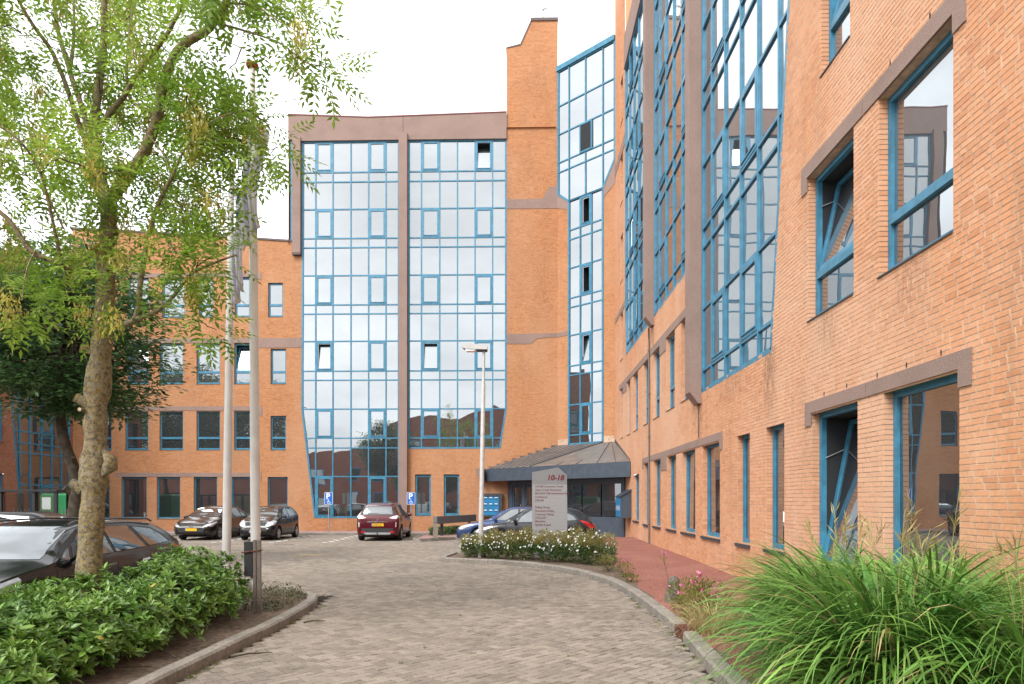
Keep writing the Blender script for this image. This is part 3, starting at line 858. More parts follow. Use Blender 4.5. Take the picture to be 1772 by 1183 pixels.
def bay(parent, fr, outline, cols, rows, vents=(), opened=(), n=-0.04, mw=0.062, edge=0.09, glass="glass_facade", doors=(), dark=()):
    """glazed bay: frame mesh > one pane per cell; vents: cells (col, row) with a sash of their own; opened: (col,row) -> tip angle"""
    opened = dict(opened)
    mb = MB()
    for i in range(len(outline)):
        fr.bar(mb, outline[i], outline[(i+1) % len(outline)], edge, n-0.05, n+0.055)
    umin, umax = min(p[0] for p in outline), max(p[0] for p in outline); zmin, zmax = min(p[1] for p in outline), max(p[1] for p in outline)
    for c in cols[1:-1]:
        for a, b in scan([(z, u) for u, z in outline], c): fr.box(mb, c-mw/2, c+mw/2, a, b, n-0.045, n+0.045)
    for r in rows[1:-1]:
        for a, b in scan(outline, r): fr.box(mb, a, b, r-mw/2, r+mw/2, n-0.042, n+0.040)
    cells = []
    for i in range(len(cols)-1):
        for j in range(len(rows)-1):
            q = clip_poly(outline, cols[i], cols[i+1], rows[j], rows[j+1])
            if len(q) >= 3 and area(q) > 0.02: cells.append((i, j, q))
    f = mb.build("glazed_bay", M["blue_frame"], parent)
    for i, j, q in cells:
        u0, u1, z0, z1 = cols[i], cols[i+1], rows[j], rows[j+1]
        if (i, j) in vents or (i, j) in opened:
            s = 0.10; h = mw/2
            sb = MB()
            fr.box(sb, u0+h, u0+h+s, z0+h, z1-h, n-0.03, n+0.052); fr.box(sb, u1-h-s, u1-h, z0+h, z1-h, n-0.03, n+0.052)
            fr.box(sb, u0+h+s, u1-h-s, z0+h, z0+h+s, n-0.03, n+0.052); fr.box(sb, u0+h+s, u1-h-s, z1-h-s, z1-h, n-0.03, n+0.052)
            fr.box(sb, u0+h+s*.7, u1-h-s*.7, z0+h+s*.72, z0+h+s, n+0.052, n+0.075)
            sb.build("sash", M["blue_frame"], f)
            a0, a1, b0, b1 = u0+h+s, u1-h-s, z0+h+s, z1-h-s
            if (i, j) in opened and opened[(i, j)] is not None:
                t = R(opened[(i, j)]); hh = b1-b0
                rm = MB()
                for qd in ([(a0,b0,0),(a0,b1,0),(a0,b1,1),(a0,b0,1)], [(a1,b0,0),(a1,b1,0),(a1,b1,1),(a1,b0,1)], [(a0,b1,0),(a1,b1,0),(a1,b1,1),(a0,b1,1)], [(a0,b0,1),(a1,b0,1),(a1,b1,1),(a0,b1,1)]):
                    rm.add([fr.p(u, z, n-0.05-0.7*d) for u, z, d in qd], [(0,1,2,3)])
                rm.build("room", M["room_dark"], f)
                if t > 0.01:
                    pb = MB()
                    P = [fr.p(u, b0 + v*math.cos(t), n - v*math.sin(t) + d) for d in (-0.006, 0.006) for u, v in ((a0,0),(a1,0),(a1,hh),(a0,hh))]
                    pb.add(P, [(0,3,2,1),(4,5,6,7),(0,1,5,4),(1,2,6,5),(2,3,7,6),(3,0,4,7)]); pb.build("pane", M[glass], f)
            else:
                pane(f, fr, [(a0,b0),(a1,b0),(a1,b1),(a0,b1)], n+0.015, M[glass])
        elif (i, j) in dark:
            pane(f, fr, q, n, M["room_dark"], tilt=0)
        else:
            pane(f, fr, q, n, M[glass])
    return f

def band(parent, fr, poly, n0=-0.02, n1=0.022, name="lintel", mat="concrete_pink"):
    mb = MB(); fr.prism(mb, poly, n0, n1); return mb.build(name, M[mat], parent)
def rect(u0, u1, z0, z1): return [(u0,z0),(u1,z0),(u1,z1),(u0,z1)]

ROWS = [4.42, 4.93, 6.44, 7.94, 8.41, 9.96, 11.38, 11.85, 13.37, 14.82, 15.30, 16.81, 18.23, 18.73, 20.30]

# ---------- main block: facade plane y = 35.2, facing the camera
DF = 35.2
main = empty("office_building", (0, 0, 0), 0, "orange brick office block with two tall glazed bays and a brick stair tower", "building")
FM = Frame((0, DF), (1, 0), (0, -1))
bayL = [(-10.79,0.83),(-6.43,0.83),(-6.43,20.3),(-11.42,20.3),(-11.46,6.44)]
bayR = [(-5.90,4.42),(-1.19,4.42),(-0.88,6.44),(-0.88,20.3),(-5.90,20.3)]
win = []
for zs, cols in (((0.74,2.91), [(-22.9,-21.6),(-20.98,-19.63),(-19.11,-17.86),(-17.16,-15.91),(-15.19,-13.95),(-13.27,-12.21)]),
                 ((4.34,6.37), [(-22.7,-21.5),(-20.78,-19.55),(-18.96,-17.71),(-17.01,-15.76),(-15.03,-13.8),(-13.12,-12.30)]),
                 ((7.77,9.88), [(-22.7,-21.5),(-20.65,-19.52),(-18.96,-17.71),(-17.01,-15.76),(-15.03,-13.8),(-13.12,-12.30)]),
                 ((11.26,13.31), [(-22.7,-21.5),(-20.65,-19.52),(-18.84,-17.62),(-16.89,-16.13),(-15.0,-14.21),(-13.25,-12.47)])):
    for i, (a, b) in enumerate(cols):
        top = zs[1] - (0.3 if (i == 5 and zs[0] > 1) else 0)
        win.append((a, b, zs[0], top))
small = [(-5.58,-4.75,0.92,3.02), (-4.09,-3.28,0.92,3.02)]
holes = [bayL, bayR] + [rect(*w) for w in win + small]
left_solid = [(-23.58,0.0),(-11.3,0.0),(-11.3,14.6),(-11.91,14.6),(-11.91,15.13),(-16.3,15.45),(-23.58,15.9)]
mid_solid = [(-11.3,0.0),(-0.83,0.0),(-0.83,20.3),(-11.3,20.3)]
tower_solid = [(-0.83,0.0),(1.79,0.0),(1.79,26.40),(0.44,26.40),(-0.10,25.2),(-0.83,25.02)]
wall(main, FM, [left_solid, mid_solid, tower_solid], holes, "brick_orange", reveals=[w for w in win + small], rd=0.14)
for i, w in enumerate(win):
    op = 14 if (abs(w[0]+15.03) < .01 and w[2] > 7) else (12 if abs(w[0]+20.65) < .01 and 7 < w[2] < 8 else None)
    tr = None if w[2] < 1 else w[2] + 0.62
    window(main, FM, *w, depth=0.14, transom=tr, opened=op, glass="glass_window")
for w in small: window(main, FM, *w, depth=0.12, transom=None, fw=0.1)
colsL = [-11.47,-10.76,-9.86,-8.92,-8.0,-7.09,-6.43]
colsR = [-5.90,-5.25,-4.30,-3.38,-2.47,-1.56,-0.88]
rowsL = [0.83, 2.94] + ROWS
op_rows = [j for j in range(len(rowsL)-1) if abs(rowsL[j+1]-rowsL[j]) > 1.4 and any(abs(rowsL[j]-z) < .01 for z in (4.93,8.41,11.85,15.30,18.73))]
vL = {(c, j) for c in (1, 4) for j in op_rows} | {(1, 0), (4, 0)}
bay(main, FM, bayL, colsL, rowsL, vents=vL, opened={(1, op_rows[1]): 9})
op_rowsR = [j for j in range(len(ROWS)-1) if any(abs(ROWS[j]-z) < .01 for z in (4.93,8.41,11.85,15.30,18.73))]
vR = {(c, j) for c in (1, 4) for j in op_rowsR}
bay(main, FM, bayR, colsR, ROWS, vents=vR, opened={(1, op_rowsR[1]): 9, (4, op_rowsR[4]): 14})
# concrete columns, parapet and bands
mb = MB(); FM.box(mb, -6.38, -5.95, 0.12, 20.62, -0.05, 0.30); mb.build("column", M["concrete_pink"], main)
mb = MB(); FM.box(mb, -11.91, -11.50, 14.52, 20.50, -0.3, 0.22); mb.build("column", M["concrete_pink"], main)
mb = MB(); FM.box(mb, -11.92, -11.49, 14.40, 14.52, -0.3, 0.24); mb.build("column_foot", M["dark_cap"], main)
mb = MB(); FM.box(mb, -12.06, -11.92, 15.1, 20.45, -0.25, 0.02); mb.build("glass_strip", M["blue_frame"], main)
mb = MB(); FM.box(mb, -12.20, -12.06, 15.1, 20.45, -4.0, -0.15); mb.build("column", M["concrete_pink"], main)
band(main, FM, [(-12.16,20.42),(-11.5,20.32),(-6.19,20.32),(-6.19,21.52),(-8.0,21.48),(-12.16,21.68)], -0.3, 0.12, "parapet")
band(main, FM, [(-6.17,20.32),(-0.84,20.32),(-0.84,21.66),(-6.17,21.52)], -0.3, 0.12, "parapet")
band(main, FM, [(-12.18,21.68),(-8.0,21.48),(-0.84,21.66),(-0.84,21.71),(-8.0,21.53),(-12.18,21.73)], -0.35, 0.15, "parapet_cap", "roof_cap")
band(main, FM, [(-11.91,15.13),(-16.3,15.45),(-23.6,15.9),(-23.6,16.0),(-16.3,15.55),(-11.91,15.23)], -0.35, 0.05, "wall_cap", "dark_cap")
band(main, FM, [(0.40,26.40),(1.81,26.40),(1.81,26.55),(0.40,26.55)], -0.6, 0.06, "tower_cap", "dark_cap")
band(main, FM, [(0.40,26.43),(-0.14,25.24),(-0.86,25.06),(-0.86,25.02),(-0.10,25.16),(0.46,26.40)], -0.6, 0.03, "tower_cap", "dark_cap")
band(main, FM, [(-0.83,16.74),(1.78,16.74),(1.78,17.86),(1.36,17.86),(1.02,17.25),(-0.83,17.22)])
band(main, FM, [(-0.83,9.77),(0.40,9.77),(0.75,10.05),(1.78,10.12),(1.78,10.32),(-0.83,10.28)])
band(main, FM, [(-18.9,9.90),(-13.75,9.90),(-13.75,10.14),(-18.9,10.14)])
band(main, FM, [(-13.73,9.64),(-11.52,9.64),(-11.52,10.14),(-13.73,10.14)])
band(main, FM, [(-23.5,9.90),(-18.92,9.90),(-18.92,10.14),(-23.5,10.14)])
band(main, FM, [(-23.5,6.39),(-18.6,6.39),(-18.6,6.60),(-23.5,6.60)])
band(main, FM, [(-18.58,6.39),(-13.98,6.39),(-13.98,6.1),(-13.55,6.1),(-13.55,6.60),(-18.58,6.60)])
band(main, FM, [(-21.3,2.93),(-14.0,2.93),(-14.0,2.7),(-13.6,2.7),(-13.6,3.14),(-21.3,3.14)])
band(main, FM, [(-23.5,13.33),(-14.0,13.33),(-14.0,13.2),(-13.6,13.2),(-13.6,13.55),(-23.5,13.55)])
# flanks and roofs that close the volumes
mb = MB()
mb.add([(-12.15,DF-.1,15),(-12.15,DF+12,15),(-12.15,DF+12,21.6),(-12.15,DF-.1,21.6)], [(0,1,2,3)])
mb.add([(-0.83,DF+.02,20),(-0.83,DF+4,20),(-0.83,DF+4,25),(-0.83,DF+.02,25)], [(0,1,2,3)])
mb.add([(1.79,DF+.02,3),(1.79,DF+4,3),(1.79,DF+4,26.4),(1.79,DF+.02,26.4)], [(0,1,2,3)])
mb.add([(-12.15,DF-.1,20.9),(1.7,DF-.1,20.9),(1.7,DF+12,20.9),(-12.15,DF+12,20.9)], [(0,1,2,3)])
mb.add([(-23.58,DF+.1,15.0),(-12.1,DF+.1,15.0),(-12.1,DF+12,15.0),(-23.58,DF+12,15.0)], [(0,1,2,3)])
mb.build("flank_wall", M["brick_orange"], main)
# mast and small camera on the tower
mb = MB(); mb.tube([(1.05,DF+.3,26.5),(1.05,DF+.3,31)], [0.06,0.045], 8); mb.tube([(0.98,DF+.3,27.2),(1.22,DF+.1,27.15)], 0.05, 6)
mb.build("mast", M["pole_grey"], main)
mb = MB(); mb.box(0.60,0.86,DF+.1,DF+.4,26.56,27.0); mb.build("antenna_box", M["pole_white"], main)

# ---------- glazed corner between the two wings
A2 = np.array([1.79, 35.2]); B2 = np.array([4.42, 32.8]); LD = float(np.linalg.norm(B2-A2)); UD = (B2-A2)/LD
FD = Frame(A2, UD, (UD[1], -UD[0]))
def du(px):
    t = (px-CXP)/FOC
    # solve (A + u U) on the viewing ray
    ax, ay = A2; ux, uy = UD
    n_ = (t*(-ax*SA+ay*CA) - (ax*CA+ay*SA)); d_ = (ux*CA+uy*SA) - t*(-ux*SA+uy*CA)
    return n_/d_
uL, uR = du(984.6), du(1043.3)
cu = [du(p) for p in (1004.0, 1023.7)]
up_out = [(0.04,17.45),(uL,16.88),(uR,16.88),(LD-0.02,18.05),(LD-0.02,23.75),(0.04,23.75)]
lo_out = [(uL,4.55),(uR,4.55),(uR,16.88),(uL,16.88)]
wall(main, FD, [[(0,0.2),(LD,0.2),(LD,18.1),(uR,16.9),(uL,16.9),(0,17.5)]], [lo_out], "brick_orange", name="corner_wall")
rD = [4.55,5.0] + [z+0.09 for z in (6.44,7.94,8.41,9.96,11.38,11.85,13.37,14.82,15.30)] + [16.88]
vD = {(1, 1): None}
bay(main, FD, lo_out, [uL]+cu+[uR], rD, vents={(1, 1)}, opened={(1,4): 11, (1,7): 0, (1,10): 0}, n=-0.02, edge=0.10)
bay(main, FD, up_out, [0.04, uL, (cu[0]+cu[1])/2-0.02, uR, LD-0.02], [16.88,18.55,19.05,20.5,21.95,23.75], opened={}, n=-0.02, edge=0.10)
# the open dark casement in the upper part
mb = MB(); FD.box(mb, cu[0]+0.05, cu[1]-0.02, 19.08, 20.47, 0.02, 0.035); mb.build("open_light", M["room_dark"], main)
mb = MB()
for a, b in ((cu[0]-0.02,cu[0]+0.05),(cu[1]-0.02,cu[1]+0.05)): FD.box(mb, a, b, 19.05, 20.5, -0.01, 0.05)
FD.box(mb, cu[0]+0.05, cu[1]-0.02, 19.05, 19.12, -0.01, 0.05); FD.box(mb, cu[0]+0.05, cu[1]-0.02, 20.42, 20.5, -0.01, 0.05)
mb.build("open_light_frame", M["blue_frame"], main)
band(main, FD, [(0.0,16.75),(uL-0.02,16.45),(uL-0.02,16.82),(0.0,17.42)])
band(main, FD, [(uR+0.03,16.42),(LD,16.9),(LD,18.0),(uR+0.03,16.85)])
band(main, FD, [(0.0,10.1),(uL-0.02,10.1),(uL-0.02,10.32),(0.0,10.32)])
band(main, FD, [(-0.02,23.75),(LD,23.75),(LD,24.0),(-0.02,24.0)], -0.3, 0.1, "roof_edge", "blue_frame")
# salt-bleached brick at the foot of the corner
# ---------- right wing: wall plane x = 4.42, running away from the camera
XW = 4.42
wing = empty("office_wing", (0, 0, 0), 0, "long peach brick office wing with slanted glazed bays between concrete fins beside the gravel path", "building")
FW = Frame((XW, 0), (0, 1), (-1, 0))
bay3 = [(16.96,4.42),(12.27,4.42),(11.42,10.2),(11.25,13.4),(11.25,20.3),(16.96,20.3)]
bay2 = [(23.06,7.94),(17.46,7.94),(17.46,20.3),(23.06,20.3)]
bay1 = [(29.25,7.94),(23.52,7.94),(23.52,20.3),(29.57,20.3),(29.57,9.96)]
gw = [(26.08,27.34,0.93,2.71),(23.94,25.04,0.87,3.07),(22.0,23.19,0.87,3.07),(19.79,20.99,0.87,3.07),(17.6,19.04,0.87,3.07),(15.41,16.9,0.87,3.07),
      (13.39,14.18,0.87,3.07),(11.64,12.51,0.87,3.07),(9.11,10.55,0.72,3.07),(7.01,8.47,0.72,3.07),(3.2,4.6,0.72,3.07)]
fw2 = [(30.27,31.02,4.5,6.7),(28.21,29.08,4.46,6.7),(26.32,27.42,4.46,6.7),(24.07,25.14,4.46,6.7),(22.14,23.26,4.46,6.7),(19.96,21.1,4.46,6.7),(18.10,19.18,4.46,6.7),
       (9.22,10.69,4.51,6.72),(7.11,8.59,4.51,6.72),(3.2,4.6,4.51,6.72)]
fw3 = [(30.27,31.02,8.0,10.1),(30.27,31.02,11.5,13.6),(30.27,31.02,15.0,17.12),(30.27,31.02,18.6,20.6),(9.32,10.23,8.02,10.15),(7.11,8.59,8.02,10.15)]
hw = [bay1, bay2, bay3] + [rect(*w) for w in gw + fw2 + fw3]
solid = [[(-4.0,0.0),(29.62,0.0),(29.62,20.3),(-4.0,20.3)], [(29.62,0.0),(32.8,0.0),(32.8,26.4),(29.62,26.4)]]
def nk(u0, u1, z0, z1, nf):
    y = (u0+u1)/2; z = z0
    zc_ = y; px = CXP + FOC*(XW+y*SA)/zc_; py = HOR - FOC*(z-EYE)/zc_
    if px > 1765 or py < 5 or y < 5.85 or z < 1.0 or u1-u0 < 0.08: return 1e6
    return y
wall(wing, FW, solid, hw, "brick_peach", near_key=nk, reveals=gw + fw2 + fw3, rd=0.16)
for w in gw:
    near_w = w[0] < 11 and w[0] > 5
    window(wing, FW, *w, depth=0.16, sill=None if near_w else True, opened=11 if abs(w[0]-9.11) < .01 else (8 if abs(w[0]-23.94) < .01 else None), fw=0.085 if near_w else 0.075)
for w in fw2 + fw3:
    op = {9.22: 12, 24.07: 8, 18.10: 8}.get(w[0]) if w[2] < 7 else (12 if w[0] == 9.32 else None)
    window(wing, FW, *w, depth=0.16, transom=w[2]+0.68, opened=op, fw=0.08)
c3 = [11.25,11.94,12.99,14.02,15.10,16.16,16.96]
c2 = [17.46,18.13,19.17,20.24,21.28,22.33,23.06]
c1 = [23.52,24.2,25.25,26.3,27.4,28.5,29.57]
oR = op_rowsR
bay(wing, FW, bay3, c3, ROWS, vents={(c, j) for c in (2, 4) for j in oR} , n=-0.05, edge=0.10)
rows2 = [z for z in ROWS if z >= 7.93]
o2 = [j for j in range(len(rows2)-1) if any(abs(rows2[j]-z) < .01 for z in (8.41,11.85,15.30,18.73))]
bay(wing, FW, bay2, c2, rows2, vents={(c, j) for c in (1, 4) for j in o2}, opened={(4, o2[3]): 12}, n=-0.05, edge=0.10)
bay(wing, FW, bay1, c1, rows2, vents={(c, j) for c in (1, 4) for j in o2}, opened={(4, o2[3]): 12, (1, o2[2]): 12, (4, o2[1]): 10}, n=-0.05, edge=0.10)
for y0, y1, zb in ((16.98,17.44,4.25),(23.08,23.50,7.75)):
    mb = MB()
    mb.prism([(4.45,zb-0.12),(4.34,zb-0.12),(4.12,zb+0.16),(4.12,20.62),(4.45,20.62)], lambda x, z, y: (x, y, z), y0, y1)
    mb.build("fin", M["concrete_pink"], wing)
mb = MB(); FW.box(mb, 5.0, 29.6, 20.32, 21.7, -0.3, 0.06); mb.build("parapet", M["concrete_pink"], wing)
mb = MB(); FW.box(mb, -4.0, 4.98, 20.32, 21.7, -0.3, 0.06); mb.build("parapet", M["concrete_pink"], wing)
def lint(y0, y1, z0, z1, tails, tz):
    poly = [(y0, z0), (y1, z0)]
    poly = [(y0+0.0, tz), (y0+tails, tz), (y0+tails, z0), (y1-tails, z0), (y1-tails, tz), (y1, tz), (y1, z1), (y0, z1)]
    return poly
band(wing, FW, lint(6.81,8.86,3.07,3.25,0.2,3.0)[:2] and [(6.81,2.88),(7.01,2.88),(7.01,3.07),(8.86,3.07),(8.86,3.25),(6.81,3.25)])
band(wing, FW, [(8.88,3.07),(10.55,3.07),(10.55,2.88),(10.76,2.88),(10.76,3.25),(8.88,3.25)])
band(wing, FW, [(6.9,6.52),(7.1,6.52),(7.1,6.73),(8.94,6.73),(8.94,6.95),(6.9,6.95)])
band(wing, FW, [(8.96,6.73),(10.69,6.73),(10.69,6.52),(10.9,6.52),(10.9,6.95),(8.96,6.95)])
band(wing, FW, [(15.2,2.86),(15.4,2.86),(15.4,3.08),(17.3,3.08),(17.3,3.26),(15.2,3.26)])
band(wing, FW, [(17.32,3.08),(19.36,3.08),(19.36,3.26),(17.32,3.26)])
band(wing, FW, [(19.38,3.08),(21.05,3.08),(21.05,2.66),(21.45,2.66),(21.45,3.26),(19.38,3.26)])
band(wing, FW, [(21.47,2.66),(21.9,2.66),(21.9,3.08),(25.05,3.08),(25.05,2.86),(25.25,2.86),(25.25,3.26),(21.47,3.26)])
band(wing, FW, [(17.5,6.71),(21.15,6.71),(21.15,6.36),(21.5,6.36),(21.5,6.94),(17.5,6.94)])
band(wing, FW, [(21.52,6.36),(22.1,6.36),(22.1,6.71),(25.6,6.71),(25.6,6.94),(21.52,6.94)])
band(wing, FW, [(25.62,6.71),(29.1,6.71),(29.1,6.4),(29.5,6.4),(29.5,6.94),(25.62,6.94)])
band(wing, FW, [(29.52,6.4),(30.2,6.4),(30.2,6.71),(31.3,6.71),(31.3,6.94),(29.52,6.94)])
band(wing, FW, [(29.65,10.12),(32.7,10.12),(32.7,10.36),(29.65,10.36)]); band(wing, FW, [(29.65,17.14),(32.7,17.14),(32.7,17.6),(29.65,17.6)])
for yy, zz in ((7.3,3.30),(7.95,3.30),(8.6,3.30),(9.4,3.30),(10.1,3.30),(7.5,7.0),(8.3,7.0)):
    mb = MB(); FW.box(mb, yy, yy+0.012, zz-0.03, zz+0.03, -0.002, 0.0105); mb.build("weep_slot", M["room_dark"], wing)
# near wall above floor 3 goes on; tower flank and volumes behind
mb = MB()
mb.add([(XW+.02,29.62,20),(XW+6,29.62,20),(XW+6,29.62,26.4),(XW+.02,29.62,26.4)], [(0,1,2,3)])
mb.add([(XW+.05,-4,21),(XW+14,-4,21),(XW+14,29.6,21),(XW+.05,29.6,21)], [(0,1,2,3)])
mb.add([(XW+.01,-4,0),(XW+14,-4,0),(XW+14,-4,21),(XW+.01,-4,21)], [(0,1,2,3)])
mb.add([(XW+.02,29.7,26.4),(XW+6,29.7,26.4),(XW+6,36,26.4),(XW+.02,32.8,26.4)], [(0,1,2,3)])
mb.build("flank_wall", M["brick_peach"], wing)
# rain pipe with brackets
mb = MB(); mb.tube([(XW-0.055,23.75,0.22),(XW-0.055,23.75,7.3),(XW-0.12,23.45,7.62)], 0.03, 8)
for z in (0.9, 2.4, 3.9, 5.4, 6.9): mb.box(XW-0.1, XW, 23.70, 23.80, z, z+0.03)
mb.build("rain_pipe", M["rust_steel"], wing, 40)
mb = MB(); FW.box(mb, 17.20, 17.27, 3.3, 4.2, 0.0, 0.012); mb.build("expansion_joint", M["sill_dark"], wing)

# ---------- entrance canopy and doors
can = empty("entrance_canopy", (0, 0, 0), 0, "slate blue entrance canopy with standing seam metal roof in the corner", "canopy")
F1 = Vector((-2.0, 35.12, 0)); F2 = Vector((4.40, 28.0, 0))
dF = (F2-F1).normalized(); nF = Vector((dF.y, -dF.x, 0)); lF = (F2-F1).length
FC = Frame((F1.x, F1.y), (dF.x, dF.y), (nF.x, nF.y))
lc = lF * 0.66
mb = MB(); FC.box(mb, 0, lc-0.005, 2.68, 3.30, -0.04, 0.02); mb.build("fascia", M["slate_blue"], can)
mb = MB(); FC.box(mb, lc+0.005, lF, 2.68, 3.30, -0.04, 0.02); mb.build("fascia", M["slate_blue"], can)
mb = MB(); mb.prism([(-2.42,3.32),(-1.98,3.32),(-1.98,2.6),(-2.16,2.6)], lambda x, z, d: (x, d, z), 34.6, 35.12); mb.build("canopy_cheek", M["concrete_pink"], can)
T1 = Vector((1.79, 35.15, 4.52)); T2 = Vector((4.38, 32.85, 4.52))
H1 = Vector(FD.p(uR, 4.52, 0.02)); H0 = F1 + dF*(lF*0.36)
def roofpt(P, z): return (P.x, P.y, z)
mb = MB()
mb.add([roofpt(F1, 3.31), roofpt(H0, 3.31), tuple(H1), tuple(T1)], [(0,1,2,3)])
mb.build("roof_sheet", M["zinc"], can)
ze = 3.26
G1 = F1 + dF*lF
mb = MB()
mb.add([roofpt(H0, 3.31), roofpt(G1, 3.31), tuple(T2), tuple(H1)], [(0,1,2,3)])
mb.build("roof_sheet", M["zinc"], can)
for k in range(1, 7):                       # seams of the left slope, parallel with the hip
    t = k/7
    a = F1.lerp(H0, t); b = T1.lerp(H1, t)
    mb = MB(); mb.tube([(a.x, a.y, 3.33), (b.x, b.y, b.z+0.01)], 0.016, 5); mb.build("seam", M["lead_dark"], can)
mb = MB(); mb.tube([(H0.x, H0.y, 3.34), (H1.x, H1.y, H1.z+0.03)], 0.03, 6); mb.build("hip_cap", M["lead_dark"], can)
for t in (0.30, 0.5, 0.7, 0.87):
    a = H0.lerp(G1, t); b = H1.lerp(T2, min(1, t*0.9))
    if t < 0.55: b = Vector((*(a.xy.lerp(b.xy, 0.55 + t)), 3.31 + (4.52-3.31)*(0.55+t)*0.9))
    mb = MB(); mb.tube([(a.x, a.y, 3.325), (b.x, b.y, b.z+0.012)], 0.014, 5); mb.build("seam", M["lead_dark"], can)
for k in range(9):                          # stepped flashing up both walls
    x0 = -1.75 + k*0.40; z = 3.36 + k*0.135
    mb = MB(); FM.box(mb, x0, x0+0.42, z-0.12, z+0.10, 0.008, 0.03); mb.build("flashing", M["lead_dark"], can)
for k in range(12):
    y0 = 28.2 + k*0.39; z = 3.36 + k*0.105
    mb = MB(); FW.box(mb, y0, y0+0.41, z-0.12, z+0.08, 0.008, 0.03); mb.build("flashing", M["lead_dark"], can)
for a, b in ((0.02, uL-0.05), (uR+0.05, LD-0.02)):
    mb = MB(); FD.box(mb, a, b, 4.40, 4.82, 0.007, 0.0105); mb.build("bleached_patch", M["mortar"], can)
# soffit
mb = MB(); mb.add([(F1.x,F1.y,2.70),(F2.x,F2.y,2.70),(4.40,32.8,2.70),(1.79,35.15,2.70)], [(0,1,2,3)]); mb.build("soffit", M["slate_blue"], can)
# entrance front, set back under the canopy
E0 = np.array([-0.74, 35.15]); E1 = np.array([4.40, 29.5]); lE = float(np.linalg.norm(E1-E0)); UE = (E1-E0)/lE
FE = Frame(E0, UE, (UE[1], -UE[0]))
ent = empty("lobby_entrance", (0, 0, 0), 0, "dark glazed lobby entrance with slate blue frames under the canopy", "entrance")
mb = MB()
FE.box(mb, 0, lE, 2.45, 2.72, -0.06, 0.05)
for a, b in ((0,0.35),(1.15,1.30),(2.05,2.25),(3.55,3.95),(7.45,lE)):
    if a < lE: FE.box(mb, a, min(b, lE), 0.12, 2.45, -0.06, 0.05)
mb.build("entrance_frame", M["slate_blue"], ent)
mb = MB(); FE.box(mb, 3.95, min(7.45, lE), 0.12, 0.98, -0.05, 0.04); mb.build("base_panel", M["slate_blue"], ent)
for k in range(3):
    a = 3.95 + k*1.17
    pane(ent, FE, rect(a+0.03, min(a+1.14, lE), 1.0, 2.44), -0.01, M["glass_entrance"], tilt=0.002)
for a, b in ((0.37,1.13),(1.32,2.03),(2.27,3.53)):
    d = MB()
    for q in ((a,a+0.08,0.14,2.43),(b-0.08,b,0.14,2.43)): FE.box(d, *q, -0.04, 0.03)
    FE.box(d, a+0.08, b-0.08, 0.14, 0.34, -0.04, 0.03); FE.box(d, a+0.08, b-0.08, 2.33, 2.43, -0.04, 0.03)
    dd = d.build("door", M["slate_blue"], ent)
    pane(dd, FE, rect(a+0.08, b-0.08, 0.34, 2.33), -0.01, M["glass_entrance"], tilt=0.002)
    h = MB(); h.tube([FE.p(b-0.12,0.95,0.03),FE.p(b-0.12,0.95,0.08),FE.p(b-0.12,1.5,0.08),FE.p(b-0.12,1.5,0.03)], 0.014, 6); h.build("handle", M["galvanised"], dd)

# ---------- far left wing, parallel with the right one
XL = -23.55
lw = empty("office_wing", (0, 0, 0), 0, "red brick office wing with a glazed bay beyond the bicycle shelter", "building")
FL = Frame((XL, 0), (0, 1), (1, 0))
bayW = [(31.5,0.83),(34.95,0.83),(34.95,12.4),(31.0,12.4),(31.0,5.5)]
lws = [(29.4,30.45,0.8,2.9),(29.4,30.45,4.35,6.3),(29.4,30.45,7.8,9.8)]
wall(lw, FL, [[(28.9,0.0),(35.2,0.0),(35.2,13.0),(28.9,13.0)]], [bayW]+[rect(*w) for w in lws], "brick_red", reveals=lws, rd=0.14)
for w in lws: window(lw, FL, *w, depth=0.14, transom=None if w[2] < 1 else w[2]+0.6)
bay(lw, FL, bayW, [31.0,31.45,32.14,32.9,33.65,34.35,34.95], [0.83,2.45,3.95,4.42,4.96,6.44,7.94,8.41,9.96,11.38,12.4], vents={(3,0),(3,4)}, n=-0.04)
mb = MB(); mb.box(XL-10, XL-.05, 28.9, 35.1, 12.9, 13.15); mb.add([(XL-.03,28.92,0),(XL-10,28.92,0),(XL-10,28.92,13),(XL-.03,28.92,13)], [(0,1,2,3)]); mb.build("roof", M["dark_cap"], lw)
# ---------- the block across the street, behind the camera (seen only in the glass)
opp = empty("brick_building", (0, 0, 0), 0, "red brown brick building mirrored in the lower glazing, standing across the street", "building")
FO = Frame((0, -26), (1, 0), (0, 1))
ow = [(x, x+1.6, z, z+1.7) for x in np.arange(-29.5, 26, 4.2) for z in (1.0, 4.3)] + [(x, x+1.6, 8.0, 9.8) for x in np.arange(-16, 26, 4.2)]
mb = MB()
zt = [(-64,5.6),(-50,5.8),(-33,5.6),(-31,7.6),(-29,8.6),(-26,8.9),(-22,9.6),(-19,9.4),(-17.5,12.4),(-14,13.6),(-10,13.2),(-6,14.6),(-3.5,15.4),(0,14.2),(6,12.0),(14,12.4),(28,12.0)]
FO.prism(mb, [(-64,0),(28,0)] + zt[::-1], -8, 0)
mb.build("wall", M["brick_red"], opp)
for w in ow:
    mb = MB(); FO.box(mb, w[0], w[1], w[2], w[3], -0.02, 0.02); f = mb.build("window", M["blue_deep"], opp)
    pane(f, FO, rect(w[0]+.1, w[1]-.1, w[2]+.1, w[3]-.1), 0.035, M["glass_window"])
